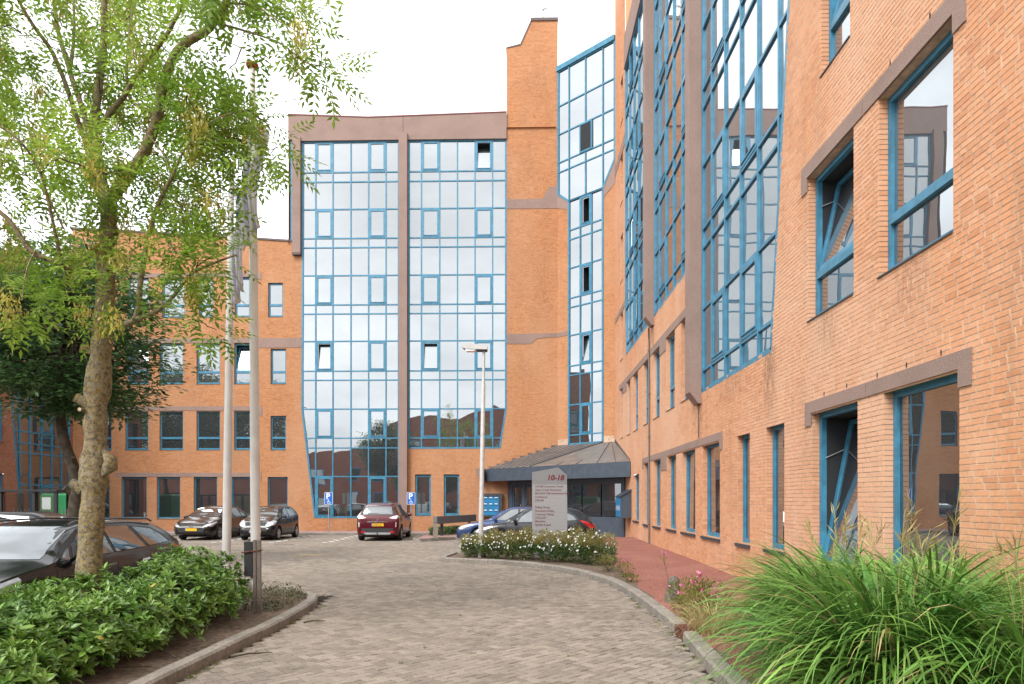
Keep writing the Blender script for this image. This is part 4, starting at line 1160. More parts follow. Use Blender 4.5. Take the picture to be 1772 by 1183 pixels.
# ------------------------------------------------------------------ cars
def lerp_curve(pts):
    """smooth monotone-ish curve through points (Catmull-Rom on a fine table)"""
    xs = np.array([p[0] for p in pts], float); ys = np.array([p[1] for p in pts], float)
    X = np.linspace(xs[0], xs[-1], 400); m = np.zeros(len(xs))
    d = np.diff(ys)/np.diff(xs)
    m[1:-1] = np.where(d[:-1]*d[1:] > 0, 2*d[:-1]*d[1:]/(d[:-1]+d[1:]+1e-12), 0); m[0], m[-1] = d[0], d[-1]
    i = np.clip(np.searchsorted(xs, X, side='right')-1, 0, len(xs)-2)
    h = xs[i+1]-xs[i]; t = (X-xs[i])/h
    Y = (2*t**3-3*t**2+1)*ys[i] + (t**3-2*t**2+t)*h*m[i] + (-2*t**3+3*t**2)*ys[i+1] + (t**3-t**2)*h*m[i+1]
    return lambda s: float(np.interp(s, X, Y))

def car_body(sp):
    Ln, Wd = sp["L"], sp["W"]; hw = Wd/2
    top = lerp_curve(sp["top"]); belt = lerp_curve(sp["belt"]); wr_ = lerp_curve(sp["roofw"])
    plan = lerp_curve(sp["plan"])
    r = sp["r"]; ra = r + 0.045; wf, wb = sp["axles"]
    ss = sorted(set([round(Ln*(0.5-0.5*math.cos(math.pi*i/16))*0.06, 4) for i in range(17)] + [round(Ln - Ln*(0.5-0.5*math.cos(math.pi*i/16))*0.06, 4) for i in range(17)] + [round(x, 4) for x in np.arange(0.06*Ln, 0.94*Ln, 0.035)]))
    rings = []
    for s in ss:
        e = min(s, Ln-s)
        zb = sp["clear"] + (0.10*(1-min(1, e/0.5))**2)
        bl = belt(s); tp = max(top(s), bl+0.012); w = hw*plan(s)
        g = min(1.0, max(0.0, (tp-bl-0.05)/0.30)); g = g*g*(3-2*g)
        wr = w*0.93*(1-g) + g*min(wr_(s), w*0.93)
        za = zb; inner = 0.90
        arch = 0
        for c in (wf, wb):
            if abs(s-c) < ra: za = max(zb, r + math.sqrt(max(0, ra*ra-(s-c)**2))); arch = 1
        z2 = za + (0.02 if arch and za > zb+.02 else 0.09)
        zm = max(zb + (bl-zb)*0.56, z2 + 0.03); zm = min(zm, bl-0.05)
        h4 = bl-0.035
        dh = tp-bl
        pts = [(0, zb), (w*inner, za), (w*(0.995 if arch and za > zb+.02 else 0.97), z2), (w, zm), (w*0.985, h4), (w*0.955, bl),
               (w*0.955*(1-0.5*g) + wr*0.5*g if g > 0 else w*0.90, bl + dh*0.46), (wr*(1 if g > 0.5 else 0.86), bl + dh*0.90), (wr*0.90 if g > .5 else wr*.72, tp-0.014*g), (wr*0.5, tp+0.006), (0, tp+0.012)]
        rings.append([(s, y, z) for y, z in pts] + [(s, -y, z) for y, z in pts[-2:0:-1]])
    n = len(rings[0]); mb = MB()
    for rg in rings: mb.v += rg
    for i in range(len(rings)-1):
        for k in range(n):
            k2 = (k+1) % n
            mb.f.append((i*n+k, i*n+k2, (i+1)*n+k2, (i+1)*n+k))
    mb.f.append(tuple(range(n))[::-1]); mb.f.append(tuple((len(rings)-1)*n+k for k in range(n)))
    me = mb.mesh("body", 38)
    bm = bmesh.new(); bm.from_mesh(me); bvh = BVHTree.FromBMesh(bm); bm.free()
    return me, bvh

def decal(bvh, poly, view, off=0.005, sub=3):
    """patch lying on the body: polygon drawn in side (s,z) or end (y,z) view and dropped on to the surface"""
    bm = bmesh.new()
    def p3(a, b):
        return {"L": (a, 3, b), "R": (a, -3, b), "F": (-3, a, b), "B": (9, a, b)}[view]
    d = {"L": Vector((0,-1,0)), "R": Vector((0,1,0)), "F": Vector((1,0,0)), "B": Vector((-1,0,0))}[view]
    f = bm.faces.new([bm.verts.new(p3(a, b)) for a, b in poly])
    bmesh.ops.triangulate(bm, faces=bm.faces[:])
    for _ in range(sub): bmesh.ops.subdivide_edges(bm, edges=bm.edges[:], cuts=1, use_grid_fill=True)
    bmesh.ops.triangulate(bm, faces=bm.faces[:])
    last = None; dead = []
    for v in bm.verts:
        h = bvh.ray_cast(v.co, d)
        if h[0] is None: dead.append(v); continue
        v.co = h[0] - d*off + (h[1] if h[1].dot(d) < 0 else -h[1])*off*0.5
    if dead: bmesh.ops.delete(bm, geom=dead, context='VERTS')
    bmesh.ops.recalc_face_normals(bm, faces=bm.faces)
    c = Vector((0,0,0))
    for fc in bm.faces:
        if fc.normal.dot(d) > 0: fc.normal_flip()
        fc.smooth = True
    me = bpy.data.meshes.new("patch"); bm.to_mesh(me); bm.free()
    return me
def ell(cy, cz, ry, rz_, n=14): return [(cy+ry*math.cos(2*math.pi*i/n), cz+rz_*math.sin(2*math.pi*i/n)) for i in range(n)]
def mirror(p): return [(-a, b) for a, b in p][::-1]

WHEELS = {}
def wheel_meshes(r, spokes):
    if (r, spokes) in WHEELS: return WHEELS[(r, spokes)]
    w = 0.10; rr = r*0.66
    t = MB(); t.lathe([(rr,-w*0.8),(rr+0.02,-w),(r-0.03,-w),(r-0.008,-w*0.8),(r,-w*0.55),(r,w*0.55),(r-0.008,w*0.8),(r-0.03,w),(rr+0.02,w),(rr,w*0.8)], 28, 'Y')
    q = MB()
    q.lathe([(rr,-w*0.6),(rr+0.004,w*0.86),(rr-0.012,w*0.95),(rr-0.028,w*0.86),(rr-0.03,w*0.5)], 28, 'Y')
    for k in range(spokes):
        a = 2*math.pi*k/spokes
        for da in ((-0.09, 0.09) if spokes <= 5 else (0,)):
            c, s = math.cos(a+da), math.sin(a+da); px, pz = -s, c
            P = []
            for rad, hw_ in ((0.03, 0.028), (rr-0.015, 0.020)):
                for sg in (-1, 1):
                    for y in (w*0.55, w*0.88): P.append((c*rad+px*hw_*sg, y, s*rad+pz*hw_*sg))
            q.add(P, [(0,1,3,2),(4,6,7,5),(0,4,5,1),(2,3,7,6),(1,5,7,3),(0,2,6,4)])
    q.lathe([(0.0,w*0.93),(0.05,w*0.92),(0.06,w*0.6)], 14, 'Y')
    d = MB(); d.lathe([(0,w*0.42),(rr-0.02,w*0.42),(rr-0.01,-w*0.3)], 24, 'Y')
    WHEELS[(r, spokes)] = (t.mesh("wheel", 40), q.mesh("rim", 40), d.mesh("brake_disc", 40))
    for m, k in zip(WHEELS[(r, spokes)], ("black_rubber", "rim_silver", "dark_plastic")): m.materials.append(M[k])
    return WHEELS[(r, spokes)]

def make_car(name, sp, loc, front, paint, label, group="cars parked in the court"):
    """front: direction the nose points to"""
    th = math.atan2(-front[1], -front[0])
    root = empty(name, loc, th, label, "car", group)
    me, bvh = car_body(sp)
    off = Matrix.Translation((-sp["L"]/2, 0, 0))
    def put(nm, me, mat, parent=root):
        me.transform(off); return link(nm, me, M[mat] if isinstance(mat, str) else mat, parent)
    body = put("body", me, paint)
    Ln = sp["L"]; g = sp
    for side in ("L", "R"):
        if g.get("dlo"): put("window_trim", decal(bvh, g["dlo"], side, 0.003, 4), "dark_plastic")
        for p in g["panes"]: put("side_window", decal(bvh, p, side, 0.007, 3), "glass_car")
        for sx in g["seams"]:
            z0, z1 = g["seam_z"]
            put("door_seam", decal(bvh, [(sx,z0),(sx+0.007,z0),(sx+0.007,z1),(sx,z1)], side, 0.0012, 3), "ink_black")
        for sx in g["handles"]:
            hm = decal(bvh, [(sx,0.0+g["hz"]),(sx+0.2,g["hz"]+0.012),(sx+0.2,g["hz"]+0.04),(sx,g["hz"]+0.03)], side, 0.022, 2); put("door_handle", hm, g.get("handle_mat", paint))
        sd = 1 if side == "L" else -1
        # sill moulding and mirror
        put("sill_trim", decal(bvh, [(g["axles"][0]+g["r"]+.09, g["clear"]+.03),(g["axles"][1]-g["r"]-.09, g["clear"]+.03),(g["axles"][1]-g["r"]-.09, g["clear"]+.10),(g["axles"][0]+g["r"]+.09, g["clear"]+.10)], side, 0.004, 3), "dark_plastic")
        mx, mz = g["mirror"]
        mm = MB()
        y0 = g["W"]/2*0.93
        mm.lathe([(0,-0.09),(0.055,-0.085),(0.088,-0.04),(0.092,0.02),(0.08,0.075),(0.0,0.085)], 12, 'Y')
        mm.v = [(mx + p[0]*0.75 , sd*(y0+0.12+p[1]), mz + p[2]*0.8) for p in mm.v]
        mm.tube([(mx+0.02, sd*(y0-0.06), mz-0.05), (mx, sd*(y0+0.06), mz-0.01)], 0.025, 6)
        put("mirror", mm.mesh("mirror", 50), g.get("mirror_mat", paint))
        for hl in g["lamps_side"]:
            put(hl[0], decal(bvh, hl[1], side, 0.006, 3), hl[2])
    for nm, poly, view, mat, sym in g["ends"]:
        put(nm, decal(bvh, poly, view, 0.006 if nm not in ("grille", "bumper_trim", "window_trim") else 0.004, 3), mat)
        if sym: put(nm, decal(bvh, mirror(poly), view, 0.006, 3), mat)
    # number plates
    for view, z, txt in g["plates"]:
        h = bvh.ray_cast(Vector((-3 if view == "F" else 9, 0, z)), Vector((1 if view == "F" else -1, 0, 0)))
        if h[0] is None: continue
        x = h[0].x; s = -1 if view == "F" else 1
        pb = MB(); pb.box(min(x, x+s*0.022), max(x, x+s*0.022), -0.26, 0.26, z-0.056, z+0.056)
        plt = put("number_plate", pb.mesh("number_plate"), "plate_yellow")
        xf = x + s*0.0225
        bb = MB(); yb = 0.26 if view == "F" else -0.26; sg = -1 if view == "F" else 1
        bb.box(min(xf, xf+s*.001), max(xf, xf+s*.001), min(yb, yb+sg*0.045), max(yb, yb+sg*0.045), z-0.056, z+0.056); put("plate_band", bb.mesh("plate_band"), "plate_blue", plt)
        if txt:
            m = basis((xf+s*0.001 - Ln/2, (0.195 if view == "F" else -0.195), z-0.036), (0, sg, 0), (0, 0, 1))
            text_mesh("plate_text", txt, 0.098, M["ink_black"], plt, m, 0.0005, 0, 0.002)
    # wheels
    t, q, dsk = wheel_meshes(g["r"], g.get("spokes", 5))
    for c in g["axles"]:
        for sd in (-1, 1):
            w = link("wheel", t, None, root); w.location = (c-Ln/2, sd*(g["W"]/2-0.115), g["r"]); w.rotation_euler = (0, random.uniform(0, 3), 0 if sd > 0 else math.pi)
            link("rim", q, None, w); link("brake_disc", dsk, None, w)
    # dark wheel housings and underside
    hb = MB()
    hb.box(0.25, Ln-0.25, -g["W"]/2+0.26, g["W"]/2-0.26, g["clear"]-0.02, g["clear"]+0.30)
    put("underbody", hb.mesh("underbody"), "black_rubber")
    return root, body, bvh, put

def emblem(put, bvh, view, z, poly, parent, mat="chrome", y=0.0, t=0.012, name="emblem"):
    h = bvh.ray_cast(Vector((-3 if view == "F" else 9, y, z)), Vector((1 if view == "F" else -1, 0, 0)))
    x = h[0].x; s = -1 if view == "F" else 1
    mb = MB(); mb.prism(poly, lambda a, b, d: (x + s*d, y + a, z + b), 0.004, t)
    return put(name, mb.mesh(name), mat)

# ---- body styles (front at s = 0)
def plan_std(L_, f=0.70, b=0.78):
    return [(0,f),(0.05,f+0.10),(0.15,f+0.185),(0.35,0.955),(0.8,0.99),(L_*0.5,1.0),(L_-0.9,0.99),(L_-0.35,0.955),(L_-0.12,b+0.12),(L_-0.04,b+0.06),(L_,b)]

HATCH = dict(L=4.46, W=1.755, r=0.315, axles=(0.92,3.56), clear=0.17, spokes=5,
    top=[(0,0.55),(0.06,0.64),(0.25,0.74),(0.6,0.84),(1.15,0.95),(1.6,1.20),(2.05,1.40),(2.45,1.46),(3.1,1.455),(3.7,1.36),(4.1,1.17),(4.3,1.0),(4.42,0.88),(4.46,0.70)],
    belt=[(0,0.50),(0.06,0.60),(0.25,0.70),(0.6,0.79),(1.15,0.87),(1.8,0.90),(3.0,0.95),(3.9,1.0),(4.25,0.95),(4.42,0.82),(4.46,0.62)],
    roofw=[(0,0.6),(1.2,0.66),(2.2,0.60),(3.3,0.59),(4.1,0.60),(4.46,0.6)], plan=plan_std(4.46),
    dlo=[(1.38,0.93),(3.98,1.03),(3.75,1.20),(3.35,1.34),(2.6,1.405),(2.1,1.36)],
    panes=[[(1.55,0.945),(2.42,0.965),(2.42,1.375),(2.14,1.345)], [(2.50,0.97),(3.36,0.998),(3.22,1.34),(2.50,1.38)], [(3.44,1.0),(3.86,1.02),(3.40,1.29)]],
    seams=(1.32,2.45,3.42), seam_z=(0.33,0.92), handles=(2.2,3.18), hz=0.82, mirror=(1.55,0.98),
    lamps_side=[("tail_lamp", [(4.05,0.99),(4.36,0.93),(4.40,0.80),(4.18,0.86)], "lamp_red"), ("headlamp", [(0.10,0.60),(0.22,0.58),(0.66,0.76),(0.62,0.80),(0.3,0.74)], "lamp_clear")],
    ends=[("windscreen", [(-0.66,0.985),(0.66,0.985),(0.55,1.385),(-0.55,1.385)], "F", "glass_car", False),
          ("rear_window", [(-0.55,1.07),(0.55,1.07),(0.48,1.32),(-0.48,1.32)], "B", "glass_car", False),
          ("headlamp", [(0.50,0.60),(0.62,0.585),(0.80,0.66),(0.82,0.76),(0.66,0.71)], "F", "lamp_clear", True),
          ("tail_lamp", [(0.60,0.80),(0.78,0.78),(0.80,0.95),(0.62,0.93)], "B", "lamp_red", True),
          ("grille", [(-0.52,0.36),(0.52,0.36),(0.58,0.50),(0.46,0.56),(-0.46,0.56),(-0.58,0.50)], "F", "dark_plastic", False),
          ("fog_lamp", ell(0.66,0.37,0.06,0.05), "F", "dark_plastic", True),
          ("bumper_trim", [(-0.7,0.30),(0.7,0.30),(0.7,0.42),(-0.7,0.42)], "B", "dark_plastic", False)],
    plates=[("F",0.47,""),("B",0.72,"")])
import copy
def style(base, **kw):
    d = copy.deepcopy(base); d.update(kw); return d
SMALL = dict(L=3.43, W=1.63, r=0.285, axles=(0.66,3.0), clear=0.17, spokes=5,
    top=[(0,0.56),(0.06,0.66),(0.2,0.78),(0.45,0.88),(0.85,0.99),(1.25,1.24),(1.55,1.40),(1.95,1.465),(2.6,1.46),(3.1,1.40),(3.28,1.25),(3.38,1.0),(3.43,0.7)],
    belt=[(0,0.52),(0.06,0.62),(0.2,0.74),(0.45,0.83),(0.85,0.91),(1.3,0.93),(2.2,0.97),(3.0,1.04),(3.28,1.02),(3.38,0.86),(3.43,0.62)],
    roofw=[(0,0.55),(0.9,0.62),(1.8,0.55),(2.7,0.54),(3.2,0.55),(3.43,0.55)], plan=plan_std(3.43, 0.72, 0.82),
    dlo=[(1.02,0.97),(3.10,1.08),(3.05,1.24),(2.85,1.37),(2.0,1.41),(1.62,1.36)],
    panes=[[(1.14,0.98),(1.98,1.0),(1.98,1.385),(1.66,1.345)], [(2.06,1.005),(2.98,1.06),(2.93,1.24),(2.75,1.35),(2.06,1.38)]],
    seams=(0.98,2.02,2.75), seam_z=(0.33,0.95), handles=(1.76,2.52), hz=0.85, mirror=(1.10,1.02), mirror_mat="dark_plastic",
    lamps_side=[("tail_lamp", [(3.14,1.08),(3.27,1.10),(3.36,0.84),(3.22,0.86)], "lamp_red"), ("headlamp", [(0.10,0.66),(0.2,0.64),(0.46,0.78),(0.44,0.85),(0.2,0.79)], "lamp_clear")],
    ends=[("windscreen", [(-0.60,1.02),(0.60,1.02),(0.50,1.39),(-0.50,1.39)], "F", "glass_car", False),
          ("rear_window", [(-0.5,1.05),(0.5,1.05),(0.44,1.36),(-0.44,1.36)], "B", "glass_car", False),
          ("headlamp", [(0.42,0.63),(0.60,0.61),(0.74,0.70),(0.76,0.84),(0.64,0.86),(0.48,0.76)], "F", "lamp_clear", True),
          ("grille", [(-0.62,0.40),(0.62,0.40),(0.66,0.56),(-0.66,0.56)], "F", "dark_plastic", False),
          ("chrome_bar", [(-0.56,0.475),(0.56,0.475),(0.57,0.525),(-0.57,0.525)], "F", "chrome", False),
          ("bumper_trim", [(-0.66,0.30),(0.66,0.30),(0.66,0.40),(-0.66,0.40)], "B", "dark_plastic", False)],
    plates=[("F",0.40,"55-NPB-4"),("B",0.70,"")])
MPV = dict(L=4.34, W=1.845, r=0.325, axles=(0.88,3.58), clear=0.18, spokes=5,
    top=[(0,0.58),(0.06,0.68),(0.22,0.80),(0.5,0.90),(0.95,1.02),(1.4,1.27),(1.9,1.52),(2.3,1.60),(3.0,1.61),(3.7,1.56),(4.05,1.47),(4.18,1.26),(4.27,1.03),(4.32,0.85),(4.34,0.60)],
    belt=[(0,0.53),(0.06,0.63),(0.22,0.75),(0.5,0.84),(0.95,0.93),(1.6,0.97),(3.0,1.02),(3.9,1.06),(4.18,1.04),(4.27,0.95),(4.32,0.80),(4.34,0.55)],
    roofw=[(0,0.6),(1.0,0.70),(2.0,0.64),(3.2,0.63),(4.0,0.62),(4.34,0.66)], plan=plan_std(4.34, 0.72, 0.84),
    dlo=[(1.10,1.0),(3.98,1.10),(3.93,1.3),(3.75,1.46),(2.4,1.55),(1.95,1.50)],
    panes=[[(1.30,1.01),(1.55,1.015),(1.62,1.22)], [(1.62,1.02),(2.46,1.045),(2.46,1.52),(2.05,1.485),(1.7,1.25)], [(2.54,1.05),(3.32,1.075),(3.30,1.50),(2.54,1.52)], [(3.40,1.08),(3.88,1.10),(3.84,1.28),(3.68,1.44),(3.40,1.49)]],
    seams=(1.25,2.50,3.38), seam_z=(0.36,1.0), handles=(2.22,3.1), hz=0.90, mirror=(1.52,1.06),
    lamps_side=[("tail_lamp", [(3.96,1.08),(4.16,1.10),(4.24,0.98),(4.06,0.97)], "lamp_clear"), ("headlamp", [(0.10,0.66),(0.2,0.64),(0.62,0.82),(0.58,0.88),(0.25,0.79)], "lamp_clear")],
    ends=[("windscreen", [(-0.70,1.05),(0.70,1.05),(0.58,1.50),(-0.58,1.50)], "F", "glass_car", False),
          ("window_trim", [(-0.74,1.09),(0.74,1.09),(0.66,1.36),(0.58,1.485),(-0.58,1.485),(-0.66,1.36)], "B", "dark_plastic", False),
          ("rear_window", [(-0.62,1.13),(0.62,1.13),(0.565,1.36),(0.53,1.455),(-0.53,1.455),(-0.565,1.36)], "B", "glass_car", False),
          ("headlamp", [(0.50,0.66),(0.66,0.64),(0.82,0.72),(0.84,0.84),(0.68,0.80)], "F", "lamp_clear", True),
          ("tail_lamp", [(0.48,0.985),(0.60,0.955),(0.82,0.95),(0.84,1.09),(0.70,1.06)], "B", "lamp_clear", True),
          ("tail_lamp", [(0.54,0.935),(0.78,0.93),(0.79,0.95),(0.58,0.954)], "B", "lamp_red", True),
          ("chrome_bar", [(-0.43,0.795),(0.43,0.795),(0.43,0.835),(-0.43,0.835)], "B", "chrome", False),
          ("bumper_trim", [(-0.84,0.24),(0.84,0.24),(0.84,0.545),(-0.84,0.545)], "B", "dark_plastic", False),
          ("skid_plate", [(-0.5,0.27),(0.5,0.27),(0.58,0.37),(-0.58,0.37)], "B", "galvanised", False),
          ("fog_lamp", [(0.48,0.36),(0.70,0.36),(0.70,0.42),(0.50,0.42)], "B", "lamp_red", True),
          ("reversing_lamp", [(0.74,0.60),(0.79,0.60),(0.79,0.80),(0.75,0.80)], "B", "lamp_clear", True),
          ("wiper", [(-0.45,1.145),(0.05,1.152),(0.05,1.175),(-0.45,1.165)], "B", "ink_black", False),
          ("grille", [(-0.5,0.38),(0.5,0.38),(0.56,0.52),(-0.56,0.52)], "F", "dark_plastic", False)],
    plates=[("F",0.46,""),("B",0.69,"5-KKH-21")])
WAGON = dict(L=4.70, W=1.815, r=0.325, axles=(0.95,3.63), clear=0.17, spokes=5,
    top=[(0,0.56),(0.06,0.66),(0.25,0.77),(0.6,0.87),(1.2,0.97),(1.65,1.20),(2.05,1.385),(2.5,1.44),(3.3,1.435),(4.0,1.395),(4.3,1.33),(4.5,1.13),(4.62,0.95),(4.68,0.82),(4.70,0.6)],
    belt=[(0,0.51),(0.06,0.61),(0.25,0.72),(0.6,0.81),(1.2,0.88),(1.9,0.91),(3.2,0.97),(4.1,1.02),(4.5,1.0),(4.62,0.90),(4.68,0.76),(4.70,0.56)],
    roofw=[(0,0.6),(1.2,0.68),(2.2,0.61),(3.4,0.59),(4.2,0.56),(4.7,0.58)], plan=plan_std(4.70, 0.70, 0.82),
    dlo=[(1.30,0.94),(4.32,1.06),(4.22,1.18),(3.95,1.30),(2.6,1.385),(2.1,1.345)],
    panes=[[(1.42,0.955),(1.66,0.955),(1.78,1.11)], [(1.74,0.96),(2.60,0.98),(2.60,1.36),(2.16,1.33),(1.86,1.15)], [(2.68,0.985),(3.46,1.01),(3.30,1.34),(2.68,1.36)], [(3.56,1.015),(4.20,1.05),(4.12,1.16),(3.92,1.27),(3.42,1.325)]],
    seams=(1.34,2.64,3.52), seam_z=(0.33,0.92), handles=(2.36,3.25), hz=0.80, mirror=(1.72,0.99),
    lamps_side=[("tail_lamp", [(4.22,1.0),(4.50,0.97),(4.60,0.76),(4.34,0.82)], "lamp_red"), ("headlamp", [(0.10,0.62),(0.22,0.60),(0.72,0.78),(0.70,0.83),(0.3,0.76)], "lamp_clear")],
    ends=[("windscreen", [(-0.70,0.99),(0.70,0.99),(0.57,1.375),(-0.57,1.375)], "F", "glass_car", False),
          ("rear_window", [(-0.58,1.05),(0.58,1.05),(0.48,1.31),(-0.48,1.31)], "B", "glass_car", False),
          ("headlamp", [(0.48,0.63),(0.64,0.61),(0.82,0.69),(0.84,0.79),(0.66,0.74)], "F", "lamp_clear", True),
          ("tail_lamp", [(0.56,0.80),(0.78,0.78),(0.80,0.95),(0.62,0.93)], "B", "lamp_red", True),
          ("grille", [(-0.5,0.40),(0.5,0.40),(0.55,0.58),(-0.55,0.58)], "F", "dark_plastic", False),
          ("bumper_trim", [(-0.7,0.28),(0.7,0.28),(0.7,0.40),(-0.7,0.40)], "B", "dark_plastic", False)],
    plates=[("F",0.42,""),("B",0.72,"")], handle_mat="chrome")
SEDAN = style(HATCH, L=4.62, plan=plan_std(4.62), axles=(0.93,3.68),
    top=[(0,0.55),(0.06,0.64),(0.25,0.74),(0.6,0.83),(1.2,0.95),(1.65,1.20),(2.1,1.39),(2.5,1.44),(3.1,1.43),(3.6,1.30),(4.0,1.10),(4.25,1.03),(4.5,1.0),(4.59,0.88),(4.62,0.7)],
    belt=[(0,0.50),(0.06,0.60),(0.25,0.70),(0.6,0.79),(1.2,0.87),(1.9,0.90),(3.0,0.95),(3.9,0.99),(4.3,0.96),(4.55,0.92),(4.59,0.82),(4.62,0.62)],
    dlo=[(1.42,0.93),(3.92,1.02),(3.62,1.19),(3.3,1.33),(2.6,1.385),(2.12,1.34)],
    panes=[[(1.58,0.945),(2.46,0.965),(2.46,1.36),(2.16,1.33)], [(2.54,0.97),(3.40,0.998),(3.22,1.315),(2.54,1.36)], [(3.47,1.0),(3.80,1.015),(3.42,1.26)]],
    lamps_side=[("tail_lamp", [(4.25,0.94),(4.5,0.90),(4.55,0.80),(4.32,0.84)], "lamp_red"), ("headlamp", [(0.10,0.60),(0.22,0.58),(0.66,0.76),(0.62,0.80),(0.3,0.74)], "lamp_clear")])
HATCH2 = style(HATCH, L=4.20, plan=plan_std(4.20, 0.72, 0.80), axles=(0.86,3.40),
    top=[(0,0.56),(0.06,0.66),(0.25,0.78),(0.55,0.88),(1.0,0.98),(1.45,1.22),(1.9,1.42),(2.3,1.48),(3.0,1.475),(3.5,1.41),(3.85,1.24),(4.03,1.02),(4.15,0.88),(4.20,0.66)],
    belt=[(0,0.51),(0.06,0.61),(0.25,0.73),(0.55,0.82),(1.0,0.90),(1.6,0.93),(2.8,0.97),(3.6,1.03),(4.0,0.96),(4.15,0.80),(4.20,0.58)],
    dlo=[(1.14,0.96),(3.62,1.06),(3.50,1.2),(3.2,1.34),(2.4,1.425),(1.95,1.375)],
    panes=[[(1.26,0.97),(1.48,0.975),(1.58,1.13)], [(1.54,0.98),(2.26,1.0),(2.26,1.40),(1.98,1.365),(1.66,1.16)], [(2.34,1.0),(3.06,1.03),(2.98,1.345),(2.34,1.40)], [(3.14,1.03),(3.52,1.055),(3.42,1.19),(3.14,1.31)]],
    seams=(1.12,2.30,3.10), handles=(2.04,2.86), hz=0.84, mirror=(1.46,1.02),
    lamps_side=[("tail_lamp", [(3.60,1.05),(3.86,1.02),(4.12,0.82),(4.0,0.76),(3.78,0.94)], "lamp_red"), ("headlamp", [(0.10,0.62),(0.22,0.60),(0.70,0.80),(0.66,0.86),(0.3,0.77)], "lamp_clear")])

root, b, bv, put = make_car("estate_car", WAGON, (-6.84, 9.6, 0), (0.0, -1), M["paint_black"], "black estate car behind the laurel hedge and the ash trunk")
rails = MB()
for sd in (-1, 1): rails.tube([(1.95, sd*0.60, 1.40), (2.1, sd*0.60, 1.445), (3.2, sd*0.585, 1.46), (4.0, sd*0.56, 1.435), (4.15, sd*0.55, 1.39)], 0.016, 6)
put("roof_rail", rails.mesh("roof_rail", 40), "paint_black")
root, b, bv, put = make_car("hatchback_car", HATCH, (-14.12, 30.85, 0), (0.02, -1), M["paint_brownblack"], "brown black hatchback parked nose out on the far side of the flagpoles")
emblem(put, bv, "F", 0.60, ell(0, 0, 0.085, 0.06), None)
root, b, bv, put = make_car("small_car", SMALL, (-11.32, 30.3, 0), (0.0, -1), M["paint_black"], "small black hatchback with a chrome front bar behind the near flagpole")
emblem(put, bv, "F", 0.685, [(-0.10,0.05),(-0.05,0.03),(0,0.055),(0.05,0.03),(0.10,0.05),(0.06,-0.05),(0.03,-0.03),(0,-0.055),(-0.03,-0.03),(-0.06,-0.05)], None)
root, b, bv, put = make_car("people_carrier", MPV, (-6.14, 30.55, 0), (-0.03, 1), M["paint_red"], "dark red people carrier parked facing the glazed facade")
emblem(put, bv, "B", 0.925, [(0,0.075),(0.052,0),(0,-0.075),(-0.052,0)], None)
h = bv.ray_cast(Vector((9, 0, 0.862)), Vector((-1, 0, 0)))
text_mesh("model_name", "SCENIC", 0.055, M["chrome"], root, basis((h[0].x + 0.006 - MPV["L"]/2, -0.20, 0.845), (0,1,0), (0,0,1)), 0.002, 0, 0.002, 'LEFT', 1.6)
tb = MB(); tb.tube([(4.30,0,0.33),(4.42,0,0.31),(4.44,0,0.37)], 0.022, 6); put("tow_bar", tb.mesh("tow_bar", 40), "dark_plastic")
an = MB(); an.tube([(3.75,0,1.57),(3.85,0,1.70)], 0.006, 5); an.tube([(2.0,-0.58,1.54),(3.9,-0.56,1.54)], 0.015, 6); an.tube([(2.0,0.58,1.54),(3.9,0.56,1.54)], 0.015, 6)
put("roof_rail", an.mesh("roof_rail", 40), "dark_plastic")
make_car("hatchback_car", style(HATCH, plates=[("F",0.47,"")]), (-0.35, 27.2, 0), (-1, 0.03), M["paint_blue"], "metallic blue hatchback half hidden beyond the dark hatchback by the sign")
make_car("hatchback_car", HATCH2, (0.42, 23.9, 0), (-1, 0.04), M["paint_grey"], "dark grey hatchback with a red tail lamp behind the address sign")
make_car("saloon_car", SEDAN, (-13.4, 17.4, 0), (-1, -0.12), M["paint_grey"], "grey saloon with silver window line in the row beyond the black estate")
make_car("hatchback_car", HATCH, (-12.35, 13.6, 0), (-1, -0.1), M["paint_black"], "black hatchback just inside the picture edge beyond the estate car bonnet")
# ------------------------------------------------------------------ street furniture
# --- address sign
sg = empty("address_sign", (0.78, 20.05, 0.08), R(-1.5), "grey metal address sign with a peaked top and red lettering in the flower bed", "sign")
def spz(x, z, y): return (x, y, z)
mb = MB(); mb.prism([(-0.51,0.0),(0.53,0.0),(0.51,2.38),(0.255,2.61),(-0.51,2.47)], lambda u, z, d: (u, d, z), -0.05, 0.05)
mb.build("panel", M["sign_grey"], sg)
for k in range(20):
    z1 = 2.105 - k*0.102
    mb = MB(); mb.box(-0.505, 0.512+0.0006*k, -0.062, -0.051, z1-0.099, z1); mb.build("name_strip", M["sign_light"], sg)
FX = basis((0,0,0), (1,0,0), (0,0,1))
def sign_text(body, size, x, z, y=-0.0635, **kw):
    m = Matrix.Translation((x, y, z)) @ FX
    return text_mesh("lettering", body, size, M["sign_red"], sg, m, 0.0008, **kw)
sign_text("10-18", 0.215, -0.08, 2.235, -0.052, shear=0.22, bold=0.008)
names = ["ALFAM Consumer Credit", "Alpha Credit Nederland", "BROADCOM Netherlands B.V.", "Credivance", "DEFAM", "", "Dialog Groep", "Document Dialog", "Customer Dialog", "ZOALZO", "Mazzeltov", "Spindle & Loof", "", "Greenpoint"]
for k, t in enumerate(names):
    if t: sign_text(t, 0.078, -0.42, 2.105 - k*0.102 - 0.078, bold=0.0012)

